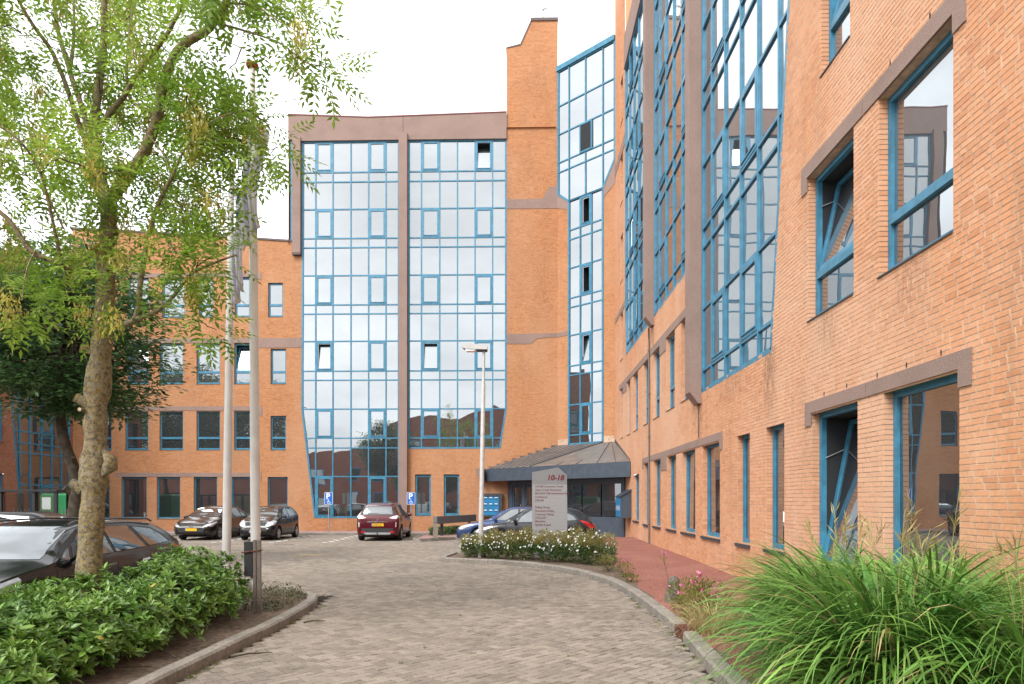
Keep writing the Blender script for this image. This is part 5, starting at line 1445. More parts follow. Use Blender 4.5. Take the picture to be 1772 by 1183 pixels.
# --- lamp post
lp = empty("street_lamp", (-1.21, 19.55, 0.08), 0, "grey steel street lamp with a flat side lantern rising from the daisies", "lamp")
lp.rotation_euler = (0, R(0.9), 0)
mb = MB(); mb.tube([(0,0,-0.1),(0,0,1.7),(0,0,1.75),(0,0,4.95),(0,0,5.05),(0,0,5.95)], [0.078,0.076,0.066,0.06,0.042,0.038], 14); mb.build("pole", M["pole_grey"], lp, 40)
mb = MB()
mb.prism([(0.10,-0.03),(0.10,0.07),(-0.30,0.13),(-0.56,0.10),(-0.62,0.04),(-0.58,0.0),(-0.30,-0.03)], lambda x, z, y: (x, y, 5.98+z), -0.14, 0.14)
mb.build("lantern", M["pole_grey"], lp)
mb = MB(); mb.prism([(-0.54,-0.02),(-0.50,-0.085),(-0.28,-0.085),(-0.20,-0.035)], lambda x, z, y: (x, y, 5.99+z), -0.11, 0.11); mb.build("lens", M["lamp_clear"], lp)
mb = MB(); mb.prism([(0.10,-0.035),(-0.22,-0.035),(-0.2,-0.06),(0.08,-0.06)], lambda x, z, y: (x, y, 5.98+z), -0.12, 0.12); mb.build("lantern_base", M["dark_plastic"], lp)

# --- flagpoles
def limp_flag(parent, H, W, top, x0, mats):
    """cloth hanging in folds beside the pole"""
    nx, nz = 26, 24; V = []; F = []
    for j in range(nz+1):
        v = j/nz
        for i in range(nx+1):
            u = i/nx
            drop = v*H*(1 - 0.28*u*(1-0.2*math.sin(u*9)))
            sq = 0.30 + 0.12*math.sin(v*5+1)
            x = x0 + u*W*sq + 0.03*math.sin(v*7+u*3)
            y = (0.075 + 0.05*v)*math.sin(u*17 + v*2.2) * min(1, 0.3+u*2)
            V.append((x, y, top - drop - 0.12*u))
    for j in range(nz):
        for i in range(nx):
            a = j*(nx+1)+i; F.append((a, a+1, a+nx+2, a+nx+1))
    mb = MB(); mb.v = V; mb.f = F
    me = mb.mesh("flag"); me.materials.append(M["flag_cloth"])
    for p in me.polygons: p.use_smooth = True
    o = link("flag", me, None, parent)
    sd = o.modifiers.new("thick", 'SOLIDIFY'); sd.thickness = 0.004
    return o
p2 = at(443, 1054, 10.0)
fp = empty("flagpole", (p2.x, p2.y, 0.08), 0, "white flagpole with a red disc finial held between steel hinge posts", "flagpole", "flagpoles in the planted bed")
fp.rotation_euler = (0, R(-0.4), 0)
mb = MB(); mb.tube([(0,0,0.35),(0,0,2.5),(0,0,5.0),(0,0,7.98)], [0.070,0.068,0.060,0.042], 16); mb.build("pole", M["pole_white"], fp, 40)
mb = MB(); mb.lathe([(0.0,8.08),(0.055,8.075),(0.088,8.05),(0.09,8.025),(0.065,7.985),(0.0,7.975)], 20); mb.build("finial", M["red_ball"], fp, 50)
mb = MB(); mb.box(-0.13,-0.015,-0.10,-0.02,0.55,1.06); mb.build("hinge_channel", M["dark_plastic"], fp)
for x in (0.015, 0.085):
    mb = MB(); mb.box(x-0.012, x+0.03, -0.11, -0.075, -0.1, 1.08); mb.build("hinge_post", M["rust_steel"], fp)
mb = MB(); mb.tube([(-0.16,-0.12,0.90),(0.15,-0.12,0.94)], 0.011, 6); mb.build("hinge_bolt", M["rust_iron"], fp)
limp_flag(fp, 1.95, 1.0, 7.25, -0.16, None).rotation_euler = (0, 0, R(14))
mb = MB(); mb.prism([(-0.13,7.12),(-0.06,7.12),(-0.05,6.7),(-0.12,6.7)], lambda x, z, y: (x, y, z), -0.10, -0.096); mb.build("flag_stripe", M["flag_yellow"], fp)
p1 = at(391, 1000, 12.0)
fq = empty("flagpole", (p1.x, p1.y, 0.0), 0, "plain white flagpole with a furled white flag bearing a navy mark", "flagpole", "flagpoles in the planted bed")
fq.rotation_euler = (0, R(0.75), 0)
mb = MB(); mb.tube([(0,0,0),(0,0,2.5),(0,0,5.0),(0,0,7.6)], [0.076,0.072,0.062,0.045], 16); mb.build("pole", M["pole_white"], fq, 40)
mb = MB(); mb.lathe([(0.0,7.68),(0.055,7.675),(0.085,7.645),(0.065,7.60),(0.0,7.59)], 20); mb.build("finial", M["red_ball"], fq, 50)
limp_flag(fq, 2.15, 0.7, 7.25, 0.05, None)
mb = MB()
ring = [(0.10+0.10*math.cos(R(a)), 7.0+0.13*math.sin(R(a))) for a in range(-60, 150, 15)] + [(0.10+0.055*math.cos(R(a)), 7.0+0.08*math.sin(R(a))) for a in range(135, -75, -15)]
mb.prism(ring, lambda x, z, y: (x, y, z), -0.115, -0.11); mb.build("flag_mark", M["flag_navy"], fq)
mb = MB(); mb.prism([(0.12,6.74),(0.22,6.86),(0.23,6.72),(0.16,6.66)], lambda x, z, y: (x, y, z), -0.115, -0.11); mb.build("flag_mark", M["flag_navy"], fq)

# --- disabled bay signs
def bay_sign(x, y, label):
    r_ = empty("parking_sign", (x, y, 0.12), R(random.uniform(-3, 3)), label, "sign", "blue disabled parking signs on the pavement")
    mb = MB(); mb.tube([(0,0,-0.05),(0,0,1.98)], 0.03, 10); mb.build("post", M["galvanised"], r_, 40)
    def rr(w, h, cz, c, y0, y1, mat, nm):
        m = MB(); m.prism([(-w+c,cz-h),(w-c,cz-h),(w,cz-h+c),(w,cz+h-c),(w-c,cz+h),(-w+c,cz+h),(-w,cz+h-c),(-w,cz-h+c)], lambda u, z, d: (u, d, z), y0, y1); return m.build(nm, M[mat], r_)
    rr(0.205, 0.305, 1.68, 0.03, -0.045, -0.032, "sign_white", "plate")
    rr(0.188, 0.288, 1.68, 0.025, -0.047, -0.046, "sign_blue", "plate_face")
    text_mesh("lettering", "P", 0.40, M["sign_white"], r_, Matrix.Translation((-0.125, -0.0485, 1.655)) @ FX, 0.0006, bold=0.012)
    m = MB()
    cx, cz = -0.005, 1.49
    rg = [(cx+0.075*math.cos(R(a)), cz+0.075*math.sin(R(a))) for a in range(100, 350, 25)] + [(cx+0.053*math.cos(R(a)), cz+0.053*math.sin(R(a))) for a in range(345, 75, -25)]
    m.prism(rg, lambda u, z, d: (u, d, z), -0.049, -0.048)
    m.prism(ell(-0.005, 1.632, 0.022, 0.022, 8), lambda u, z, d: (u, d, z), -0.049, -0.048)
    m.prism([(-0.018,1.605),(0.006,1.605),(0.012,1.54),(0.06,1.54),(0.085,1.455),(0.11,1.465),(0.115,1.445),(0.072,1.43),(0.045,1.515),(-0.012,1.515)], lambda u, z, d: (u, d, z), -0.0492, -0.0482)
    m.build("wheelchair_symbol", M["sign_white"], r_)
bay_sign(-9.62, 33.62, "blue disabled parking sign before the slanted end of the glazed bay")
bay_sign(-5.52, 33.62, "blue disabled parking sign by the concrete column, next to the red people carrier")

# --- letterboxes
lb = empty("letterbox_bank", (0, 0, 0), 0, "bank of nine blue letterboxes in a dark surround on the facade", "letterbox")
mb = MB()
for q in ((-2.24,-2.05,0.86,2.06),(-1.22,-1.06,0.86,2.06),(-2.05,-1.22,1.92,2.06),(-2.05,-1.22,0.86,0.94)): FM.box(mb, *q, 0.01, 0.34)
FM.box(mb, -2.05, -1.22, 0.94, 1.92, 0.01, 0.2)
mb.build("surround", M["sill_dark"], lb)
for i in range(3):
    for j in range(3):
        x0 = -2.04 + i*0.272; z0 = 0.95 + j*0.322
        mb = MB(); FM.box(mb, x0, x0+0.266, z0, z0+0.316, 0.2, 0.30); d = mb.build("letterbox_door", M["blue_deep"], lb)
        mb = MB(); FM.box(mb, x0+0.05, x0+0.20, z0+0.235, z0+0.275, 0.3005, 0.304); mb.build("name_plate", M["sign_white"], d)
        mb = MB(); FM.box(mb, x0+0.03, x0+0.236, z0+0.16, z0+0.185, 0.3005, 0.302); mb.build("slot", M["ink_black"], d)
cb = empty("letterbox_cabinet", (0, 0, 0), 0, "slate grey wall cabinet with a blue front and sloping lid beside the entrance", "letterbox")
mb = MB(); mb.prism([(4.41,1.0),(3.97,1.0),(3.97,1.86),(4.41,2.12)], lambda x, z, y: (x, y, z), 27.85, 29.1); mb.build("casing", M["slate_blue"], cb)
mb = MB(); mb.prism([(4.41,2.13),(3.93,1.85),(3.93,1.89),(4.41,2.17)], lambda x, z, y: (x, y, z), 27.80, 29.15); mb.build("lid", M["slate_blue"], cb)
for k in range(4):
    mb = MB(); mb.box(3.945, 3.969, 27.88+k*0.305, 28.175+k*0.305, 1.03, 1.82); d = mb.build("letterbox_door", M["blue_deep"], cb)
    mb = MB(); mb.box(3.942, 3.9445, 27.98+k*0.305, 28.06+k*0.305, 1.3, 1.5); mb.build("name_plate", M["sign_white"], d)

# --- low grey panel, posts and bollards
a = Vector((-3.86, 29.95, 0)); b = Vector((-2.42, 34.3, 0)); dd = (b-a).normalized(); nn = Vector((-dd.y, dd.x, 0))
pn = empty("low_screen", (0, 0, 0), 0, "long low grey metal screen on short posts beside the pavement hedge", "screen")
for k in range(3):
    p, q = a.lerp(b, k/3+0.003), a.lerp(b, (k+1)/3-0.003)
    mb = MB(); v = [(p+nn*s) for s in (-0.09, 0.09)] + [(q+nn*s) for s in (0.09, -0.09)]
    mb.add([(c.x,c.y,0.66) for c in v] + [(c.x,c.y,1.0) for c in v], [(0,3,2,1),(4,5,6,7),(0,1,5,4),(1,2,6,5),(2,3,7,6),(3,0,4,7)])
    mb.build("panel", M["screen_grey"], pn)
for t in (0.15, 0.85):
    p = a.lerp(b, t); mb = MB(); mb.box(p.x-0.06, p.x+0.06, p.y-0.06, p.y+0.06, 0.1, 0.66); mb.build("post", M["dark_plastic"], pn)
wb = empty("wooden_bollard", (-3.72, 29.0, 0.12), R(12), "square weathered timber bollard at the corner of the pavement island", "bollard")
mb = MB(); mb.cbox(-0.10, 0.10, -0.10, 0.10, -0.05, 0.62, 0.03); mb.build("post", pmat("old_timber", (0.24,0.205,0.165), 0.9, noise=(14, 0.35)), wb)
mb = MB(); mb.cbox(-0.085, 0.085, -0.085, 0.085, 0.622, 0.65, 0.012); mb.build("post_cap", M["sill_dark"], wb)
sb_ = MB()
for (z, rx) in ((0,0),): pass
sb_.lathe([(0.125,-0.05),(0.122,0.05),(0.112,0.2),(0.10,0.30),(0.082,0.37),(0.05,0.41),(0.0,0.425)], 16)
o = sb_.build("stone_bollard", M["kerb_concrete"], None, 50); o.location = (2.40, 11.05, 0.10); o.rotation_euler = (R(3), R(5), 0)
o.data.materials.clear(); o.data.materials.append(pmat("old_stone", (0.13,0.115,0.095), 0.95, noise=(18, 0.5), bump=(30, 0.8)))
tag(o, "short rounded dark stone bollard between the kerb and the pink roses", "bollard")

# --- bicycle shelter and container in the far corner
bs = empty("bicycle_shelter", (-20.2, 26.6, 0), 0, "glass bicycle shelter with dark posts and flat roof before the red brick wing", "shelter")
mb = MB(); mb.box(-2.6, 2.45, -1.0, 1.2, 2.05, 2.13); mb.build("roof", M["dark_plastic"], bs)
for x in (-2.5, -1.2, 0.2, 1.5, 2.35):
    mb = MB(); mb.box(x-0.06, x+0.06, -0.95, -0.85, 0, 2.05); mb.build("post", M["dark_plastic"], bs)
    mb = MB(); mb.box(x-0.05, x+0.05, 1.0, 1.1, 0, 2.05); mb.build("post", M["dark_plastic"], bs)
m, t_, out_ = nodes("glass_clear")
g1 = N(t_, "ShaderNodeBsdfTransparent"); g1.inputs[0].default_value = (0.82,0.87,0.86,1); g2 = N(t_, "ShaderNodeBsdfGlossy"); g2.inputs["Roughness"].default_value = 0.02
mm_ = N(t_, "ShaderNodeMixShader"); mm_.inputs[0].default_value = 0.14
t_.links.new(g1.outputs[0], mm_.inputs[1]); t_.links.new(g2.outputs[0], mm_.inputs[2]); t_.links.new(mm_.outputs[0], out_.inputs[0])
for x0, x1 in ((-2.44,-1.26),(-1.14,0.14),(0.26,1.44),(1.56,2.29)):
    mb = MB(); mb.box(x0, x1, -0.91, -0.90, 0.3, 1.98); mb.build("pane", M["glass_clear"], bs)
mb = MB()
for k in range(16): mb.tube([(-0.2+k*0.15,0.3,0.0),(-0.2+k*0.15,0.3,1.36)], 0.018, 5)
mb.build("rack", M["sign_white"], bs)
gc = empty("recycling_container", (-21.0, 31.0, 0), R(8), "green recycling container with a white notice beyond the shelter", "container")
mb = MB(); mb.cbox(-0.8, 0.9, -0.7, 0.7, 0.15, 2.02, 0.08); mb.build("bin_body", pmat("green_paint", (0.01,0.19,0.06), 0.5, noise=(3, .15)), gc)
mb = MB(); mb.box(-0.72, -0.35, -0.712, -0.703, 1.3, 1.85); mb.build("notice", M["sign_white"], gc)
mb = MB(); mb.box(-0.85, 0.95, -0.75, 0.75, 0.05, 0.15); mb.build("skid", M["dark_plastic"], gc)
# ------------------------------------------------------------------ plants
def norm(v): return v/np.maximum(np.linalg.norm(v, axis=-1, keepdims=True), 1e-9)
def scatter(tv, tf, P, X, U, S):
    """copies of a leaf template at P, its long axis along X, its face towards U, size S"""
    X = norm(X); Y = norm(np.cross(U, X)); Z = np.cross(X, Y)
    S = np.asarray(S)[:,None,None]
    V = P[:,None,:] + S*(tv[None,:,0:1]*X[:,None] + tv[None,:,1:2]*Y[:,None] + tv[None,:,2:3]*Z[:,None])
    n = len(P); F = (tf[None] + len(tv)*np.arange(n)[:,None,None]).reshape(-1, tf.shape[1])
    return V.reshape(-1, 3), F
def merge(parts):
    V, F, b = [], [], 0
    for v, f in parts: V.append(v); F.append(f+b); b += len(v)
    return np.concatenate(V), np.concatenate(F)
def rv(n): return norm(rng.normal(size=(n, 3)))
UP = np.array([0, 0, 1.0])
LEAF_V = np.array([(0,0,0),(0.38,0.19,0.045),(0.72,0.15,0.03),(1,0,-0.06),(0.72,-0.15,0.03),(0.38,-0.19,0.045),(0.55,0,-0.005)])
LEAF_F = np.array([(0,6,1),(1,6,2),(2,6,3),(3,6,4),(4,6,5),(5,6,0)])
BLEAF_V = np.array([(0,0,0),(0.5,0.22,0.03),(1,0,-0.03),(0.5,-0.22,0.03)]); BLEAF_F = np.array([(0,2,1),(0,3,2)])
def pinnate(pairs=4):
    V, F = [], []
    def leaflet(x, ang, l, w, dz):
        c, s = math.cos(ang), math.sin(ang); b = len(V)
        for (a, q, z) in ((0,0,0),(0.42,w,0.02),(1,0,-0.10),(0.42,-w,0.02)):
            V.append((x + (a*c - q*s)*l, (a*s + q*c)*l, z*l + dz))
        F.append((b, b+2, b+1)); F.append((b, b+3, b+2))
    for k in range(pairs):
        x = 0.22 + 0.66*k/(pairs-1); l = 0.36*(1-0.12*abs(k-1.5))
        for s in (1, -1): leaflet(x, s*R(58), l, 0.17, -0.10*x*x)
    leaflet(0.97, 0, 0.36, 0.17, -0.10)
    b = len(V); V.extend([(0,0.007,0),(0,-0.007,0),(1.0,0,-0.10)]); F.append((b, b+1, b+2))
    return np.array(V), np.array(F)
PIN_V, PIN_F = pinnate()

def spline(pts, n=6):
    pts = [Vector(p) for p in pts]; out = []
    for i in range(len(pts)-1):
        p0, p1, p2, p3 = pts[max(i-1,0)], pts[i], pts[i+1], pts[min(i+2,len(pts)-1)]
        for k in range(n):
            t = k/n
            out.append(0.5*((2*p1)+(p2-p0)*t+(2*p0-5*p1+4*p2-p3)*t*t+(3*p1-p0-3*p2+p3)*t**3))
    out.append(pts[-1]); return out

# --- the near ash tree
ash = empty("ash_tree", tuple(at(150, 1100, 8.0)), 0, "ash tree with lichen covered trunk, feathery leaves and hanging seed bunches", "tree")
base = Vector(ash.location); ash.location = (base.x, base.y, 0.08); base = Vector(ash.location)
limbs = []
def limb(pts, r0, r1, mb, n=10):
    path = spline([at(*p) for p in pts], 6); m = len(path)
    rad = [r0 + (r1-r0)*(i/(m-1))**0.8 for i in range(m)]
    jit = [Vector((random.gauss(0,1),random.gauss(0,1),0))*r*0.06 for r in rad]
    path = [p+j for p, j in zip(path, jit)]
    mb.tube([p-base for p in path], rad, n); limbs.append(path); return path
tr = MB()
tp = spline([at(148,1115,8.0), at(152,1040,8.0), at(156,950,8.0), at(162,850,8.0), at(165,780,8.0), at(167,700,8.0), at(176,600,8.0), at(181,540,8.0), at(184,470,8.0), at(188,400,8.0), at(188,345,8.0)], 5)
def trad(i): 
    y = i/(len(tp)-1)
    return 0.143 - 0.055*y + (0.03 if 0.30 < y < 0.40 else 0) + (0.022 if 0.50 < y < 0.58 else 0) + 0.007*math.sin(i*1.7) + (0.03*(1-y/0.06) if y < 0.06 else 0)
tr.tube([p-base for p in tp], [trad(i) for i in range(len(tp))], 22)
for i in range(len(tr.v)):
    x, y, z = tr.v[i]; k = 1+0.0; tr.v[i] = (x+random.gauss(0,0.004), y+random.gauss(0,0.004), z)
limb([(187,350,8.0),(225,300,7.9),(250,262,7.8),(272,205,7.7),(284,140,7.6),(312,82,7.5),(362,48,7.4),(393,0,7.3),(410,-70,7.2)], 0.075, 0.035, tr)
limb([(186,350,8.0),(172,285,8.1),(165,215,8.2),(172,140,8.2),(180,60,8.2),(181,-20,8.2),(184,-120,8.2)], 0.062, 0.030, tr)
limb([(183,365,8.0),(160,290,8.2),(150,215,8.5),(120,120,8.7),(98,40,8.8),(90,-60,8.9)], 0.05, 0.022, tr)
limb([(162,290,8.2),(100,110,8.0),(55,40,7.8),(15,-30,7.7)], 0.032, 0.016, tr)
limb([(120,125,8.7),(128,60,8.9),(126,-40,9.0)], 0.026, 0.014, tr)
limb([(180,480,8.0),(140,470,7.8),(92,452,7.6),(52,432,7.5),(10,375,7.4),(-60,330,7.3)], 0.045, 0.020, tr)
limb([(176,560,8.0),(205,562,7.9),(235,550,7.8),(243,490,7.75),(255,415,7.7),(275,350,7.65),(298,305,7.6)], 0.042, 0.020, tr)
limb([(235,552,7.8),(268,540,7.75),(298,515,7.7),(330,475,7.6),(370,455,7.55),(410,440,7.5)], 0.03, 0.010, tr)
limb([(298,305,7.6),(280,262,7.6),(235,210,7.7)], 0.016, 0.006, tr)
limb([(298,305,7.6),(325,250,7.5),(375,205,7.4),(430,190,7.35)], 0.016, 0.006, tr)
limb([(215,165,7.9),(250,110,7.8),(285,65,7.7),(310,20,7.6),(335,-30,7.6)], 0.030, 0.018, tr)
limb([(175,215,8.1),(215,165,7.9)], 0.034, 0.030, tr)
limb([(285,200,7.7),(225,170,8.3),(222,80,8.6),(235,-20,8.8)], 0.026, 0.016, tr)
limb([(378,40,7.4),(430,55,7.2),(485,75,7.1),(530,108,7.0),(560,112,6.95)], 0.014, 0.004, tr)
limb([(392,5,7.3),(440,10,7.1),(480,35,7.0),(525,60,6.9)], 0.013, 0.004, tr)
limb([(335,55,7.5),(400,75,7.3),(445,95,7.2)], 0.008, 0.003, tr)
limb([(105,450,7.6),(95,400,7.4),(70,300,7.2),(30,240,7.0),(-30,200,6.9)], 0.022, 0.010, tr)
limb([(60,435,7.5),(45,470,7.2),(38,520,7.0)], 0.010, 0.004, tr)
limb([(255,420,7.7),(225,440,7.5),(232,500,7.4)], 0.010, 0.005, tr)
limb([(110,395,7.5),(75,330,7.6),(20,285,7.7)], 0.012, 0.006, tr)
tr.build("trunk", M["bark_ash"], ash, 60)
for (px, py, zc_, dx, r_) in ((141,690,7.88,(-0.75,-0.5,0.45),0.052),(163,703,7.84,(0.05,-1,0.0),0.022),(131,838,7.9,(-0.7,-0.4,0.55),0.05)):
    s0 = at(px+(12 if dx[0] < 0 else -12), py+8, 7.97); d = Vector(dx).normalized()
    mb = MB(); mb.tube([s0-base, s0+d*0.08-base, s0+d*0.15-base], [r_*1.5, r_*1.15, r_], 12); st = mb.build("cut_stub", M["bark_ash"], ash, 60)
    c = s0+d*0.152-base; a_ = d.orthogonal().normalized(); b_ = d.cross(a_)
    mb = MB(); mb.add([c+(a_*math.cos(t)+b_*math.sin(t))*r_*0.93 for t in np.linspace(0, 6.28, 13)[:-1]], [tuple(range(12))]); mb.build("cut_face", M["cut_wood"], st)
mb = MB(); q_ = at(186,800,7.93)-base; mb.tube([q_+Vector((-.06,0,-.16)), q_+Vector((0.03,0,-.05)), q_+Vector((.045,-.01,.03)), q_+Vector((-.05,0,.14))], [0.02,0.085,0.075,0.02], 10); mb.build("burl", M["bark_ash"], ash, 60)
allp = np.array([tuple(p) for l in limbs for p in l[1:]])
def sample_poly(poly, n):
    xs = [p[0] for p in poly]; ys = [p[1] for p in poly]; out = []
    while len(out) < n:
        x = rng.uniform(min(xs), max(xs)); y = rng.uniform(min(ys), max(ys))
        if inside(poly, np.array([x]), np.array([y]))[0]: out.append((x, y))
    return out
sprays = []
for poly, n, z0, z1 in (([(-160,-160),(330,-160),(265,60),(235,130),(200,240),(190,330),(120,410),(-160,430)], 215, 7.3, 9.4),
                        ([(235,175),(330,150),(395,135),(440,190),(478,240),(478,300),(415,320),(395,400),(360,440),(300,450),(262,430),(215,330)], 84, 7.35, 8.9),
                        ([(330,-120),(560,-120),(540,40),(480,70),(430,50),(345,60)], 32, 6.8, 7.8),
                        ([(70,430),(200,445),(205,530),(110,520)], 22, 7.2, 7.9),
                        ([(300,460),(400,430),(380,470),(320,500)], 4, 7.3, 7.7)):
    for x, y in sample_poly(poly, max(2, n//5)):
        z = rng.uniform(z0, z1); rr_ = rng.uniform(22, 48)
        for _ in range(rng.integers(2, 6)): sprays.append((x + rng.normal()*rr_, y + rng.normal()*rr_*0.7, z + rng.normal()*0.25, 0.21))
sprays += [(565,110,6.95,0.2),(578,125,6.9,0.16),(545,122,7.0,0.14),(535,40,6.9,0.2),(520,62,6.95,0.2),(500,85,7.0,0.15),(20,520,7.0,0.2),(40,540,7.0,0.2),(10,545,7.0,0.18),(465,270,7.2,0.2),(480,255,7.2,0.15),
           (355,560,7.4,0.22),(335,545,7.4,0.2),(375,570,7.4,0.16),(455,150,7.2,0.14),(440,130,7.2,0.14)]
sprays = [q for q in sprays if not (q[0] > 398 and q[1] > 300) and not (q[0] > 505 and q not in sprays[-16:]) and not (395 < q[0] < 480 and 55 < q[1] < 165)]
sprays.sort(key=lambda q: float(np.min(np.linalg.norm(allp-np.array(tuple(at(q[0], q[1], q[2]))), axis=1))))
tw = MB(); LP, LX, LS = [], [], []; KP, KX, KS = [], [], []
for (x, y, z, rad) in sprays:
    c = at(x, y, z); ca = np.array(tuple(c))
    i = np.argmin(np.linalg.norm(allp-ca, axis=1) + 0.25*np.maximum(0, allp[:,2]-ca[2])); q = Vector(allp[i]); dv = c-q
    if dv.length > 0.12:
        mid = q.lerp(c, 0.5) + Vector((0,0,0.08*dv.length)) + Vector((random.gauss(0,.04),random.gauss(0,.04),random.gauss(0,.04)))
        tw.tube([q-base, q.lerp(mid,.5)-base, mid-base, mid.lerp(c,.6)-base, c-base], [0.008,0.007,0.006,0.0045,0.003], 5, False)
    allp = np.concatenate([allp, ca[None]])
    n = int(rng.integers(12, 18)*(rad/0.21)); o = rng.normal(size=(n,3))*rad*0.45; out = norm(o + 0.35*np.array(tuple(dv.normalized() if dv.length > 0 else (0,0,1)))*rad)
    LP.append(ca + o - base); LX.append(out*1.0 + np.array([0,0,-0.08])); LS.append(rng.uniform(0.22, 0.34, n))
    if random.random() < 0.5:
        for _ in range(random.choice((1, 1, 2))):
            kc = ca + rng.normal(size=3)*rad*0.4; m = int(rng.integers(70, 130))
            off = rng.normal(size=(m,3))*np.array([0.05,0.05,0.095]); KP.append(kc + off - base); KX.append(np.tile([0,0,-1.0],(m,1)) + rng.normal(size=(m,3))*0.35); KS.append(rng.uniform(0.045,0.06,m))
tw.build("twigs", M["twig"], ash, None, "stuff")
LP, LX, LS = np.concatenate(LP), np.concatenate(LX), np.concatenate(LS)
V, F = scatter(PIN_V, PIN_F, LP, LX, norm(UP + 0.4*rv(len(LP))), LS)
link("crown", np_mesh("crown", V, F), M["leaf_ash"], ash, "stuff")
KP, KX, KS = np.concatenate(KP), np.concatenate(KX), np.concatenate(KS)
KT = np.array([(0,0,0),(0.5,0.15,0),(1,0.13,0),(1,-0.13,0),(0.5,-0.15,0)]); KF = np.array([(0,1,4),(1,2,4),(2,3,4)])
V, F = scatter(KT, KF, KP, KX, rv(len(KP)), KS)
link("seed_bunches", np_mesh("seed_bunches", V, F), M["key_ash"], ash, "stuff")

# --- dark broadleaf trees of the car park
def broad_tree(name, label, loc, H, rx, rz_, cz, nclump, per, leaf, seed, trunk_pts, lsize=0.085, group=None, trunk_r=0.17):
    rg = np.random.default_rng(seed)
    t = empty(name, loc, 0, label, "tree", group)
    mb = MB(); path = spline(trunk_pts, 5); m = len(path)
    mb.tube(path, [trunk_r*(1-0.5*i/(m-1)) for i in range(m)], 12)
    top = Vector(trunk_pts[-1]); fork = path[int(m*0.62)]
    P, X = [], []
    for k in range(nclump):
        d = norm(rg.normal(size=3)); rr_ = rg.uniform(0.45, 1.0)**0.6
        c = np.array([d[0]*rx*rr_, d[1]*rx*rr_, cz + d[2]*rz_*rr_])
        if c[2] < cz-rz_*0.75: c[2] = cz-rz_*0.75
        c[:2] += np.array([top.x, top.y])*0.6
        if k % 3 == 0:
            f = Vector(fork).lerp(top, random.random()); mid = f.lerp(Vector(c), 0.5)+Vector((0,0,0.15))
            mb.tube([f, mid, Vector(c)], [0.045,0.03,0.01], 6, False)
        n = int(per*rg.uniform(0.6, 1.4)); s = rx*0.15*rg.uniform(0.6,1.3)
        o = rg.normal(size=(n,3))*np.array([s,s,s*0.42]); P.append(c+o); X.append(norm(o*np.array([1,1,.4]) + 0.4*norm(rg.normal(size=(n,3)))*s + 0.25*s*np.array([d[0],d[1],-0.4])))
    mb.build("trunk", M["bark_dark"], t, 60)
    P, X = np.concatenate(P), np.concatenate(X); n = len(P)
    V, F = scatter(BLEAF_V, BLEAF_F, P, X, norm(UP*0.9 + 0.6*norm(rg.normal(size=(n,3)))), rg.uniform(0.7,1.35,n)*lsize)
    link("crown", np_mesh("crown", V, F), M[leaf], t, "stuff")
    return t
b0 = at(128, 905, 16.5); b0.z = 0
dt = broad_tree("maple_tree", "dark green broadleaf tree with a leaning trunk behind the ash", tuple(b0), 8, 2.15, 2.3, 5.65, 190, 120, "leaf_dark", 5,
    [(0.05,0,0),(-0.06,0,0.9),(0.04,0,1.7),(0.02,0,2.4),(-0.25,0,3.2),(-0.35,0,4.2),(-0.2,0,5.5),(-0.1,0,6.8)], 0.15)
mb = MB()
for (x, z, r_) in ((-0.12,2.02,0.09),(0.1,2.75,0.05)):
    mb.tube([(x*0.2,-0.05,z-0.12),(x,-0.18,z)], [r_,r_*0.75], 8)
mb.build("cut_stub", M["bark_dark"], dt, 60)
def copy_tree(src, name, label, loc, rz, sc, group=None, mat=None):
    r_ = src.copy(); COL.objects.link(r_); r_.name = name; r_.location = loc; r_.rotation_euler = (0,0,rz); r_.scale = (sc,sc,sc*1.05); r_["label"] = label
    if group: r_["group"] = group
    for ch in src.children:
        c = ch.copy(); COL.objects.link(c); c.parent = r_
    return r_
grp = "car park trees mirrored in the windows"
bt = broad_tree("maple_tree", "tall dark tree to the left of the ash, mirrored in the facade windows", (-24.2, 9.0, 0), 13, 3.6, 4.4, 7.8, 170, 170, "leaf_dark", 9,
    [(0,0,0),(0.1,0,2),(0,0.1,4),(0.1,0,7),(0,0,11)], 0.24, grp, 0.24)
for k, (x, y, rz_, sc, lab) in enumerate(((-27.5,13.5,2.0,1.0,"tall dark tree mirrored in the leftmost facade windows"),(-34,6,1.0,1.1,"tall dark tree mirrored beyond the red brick wing"),
        (-30,4,4.0,1.05,"tall dark tree mirrored in the middle facade windows"),(-9.5,-14,5.0,0.55,"street tree mirrored beside the red people carrier"),(-14.5,-16,0.5,0.5,"street tree mirrored near the foot of the slanted bay"))):
    copy_tree(bt, "maple_tree", lab, (x, y, 0), rz_, sc, grp)

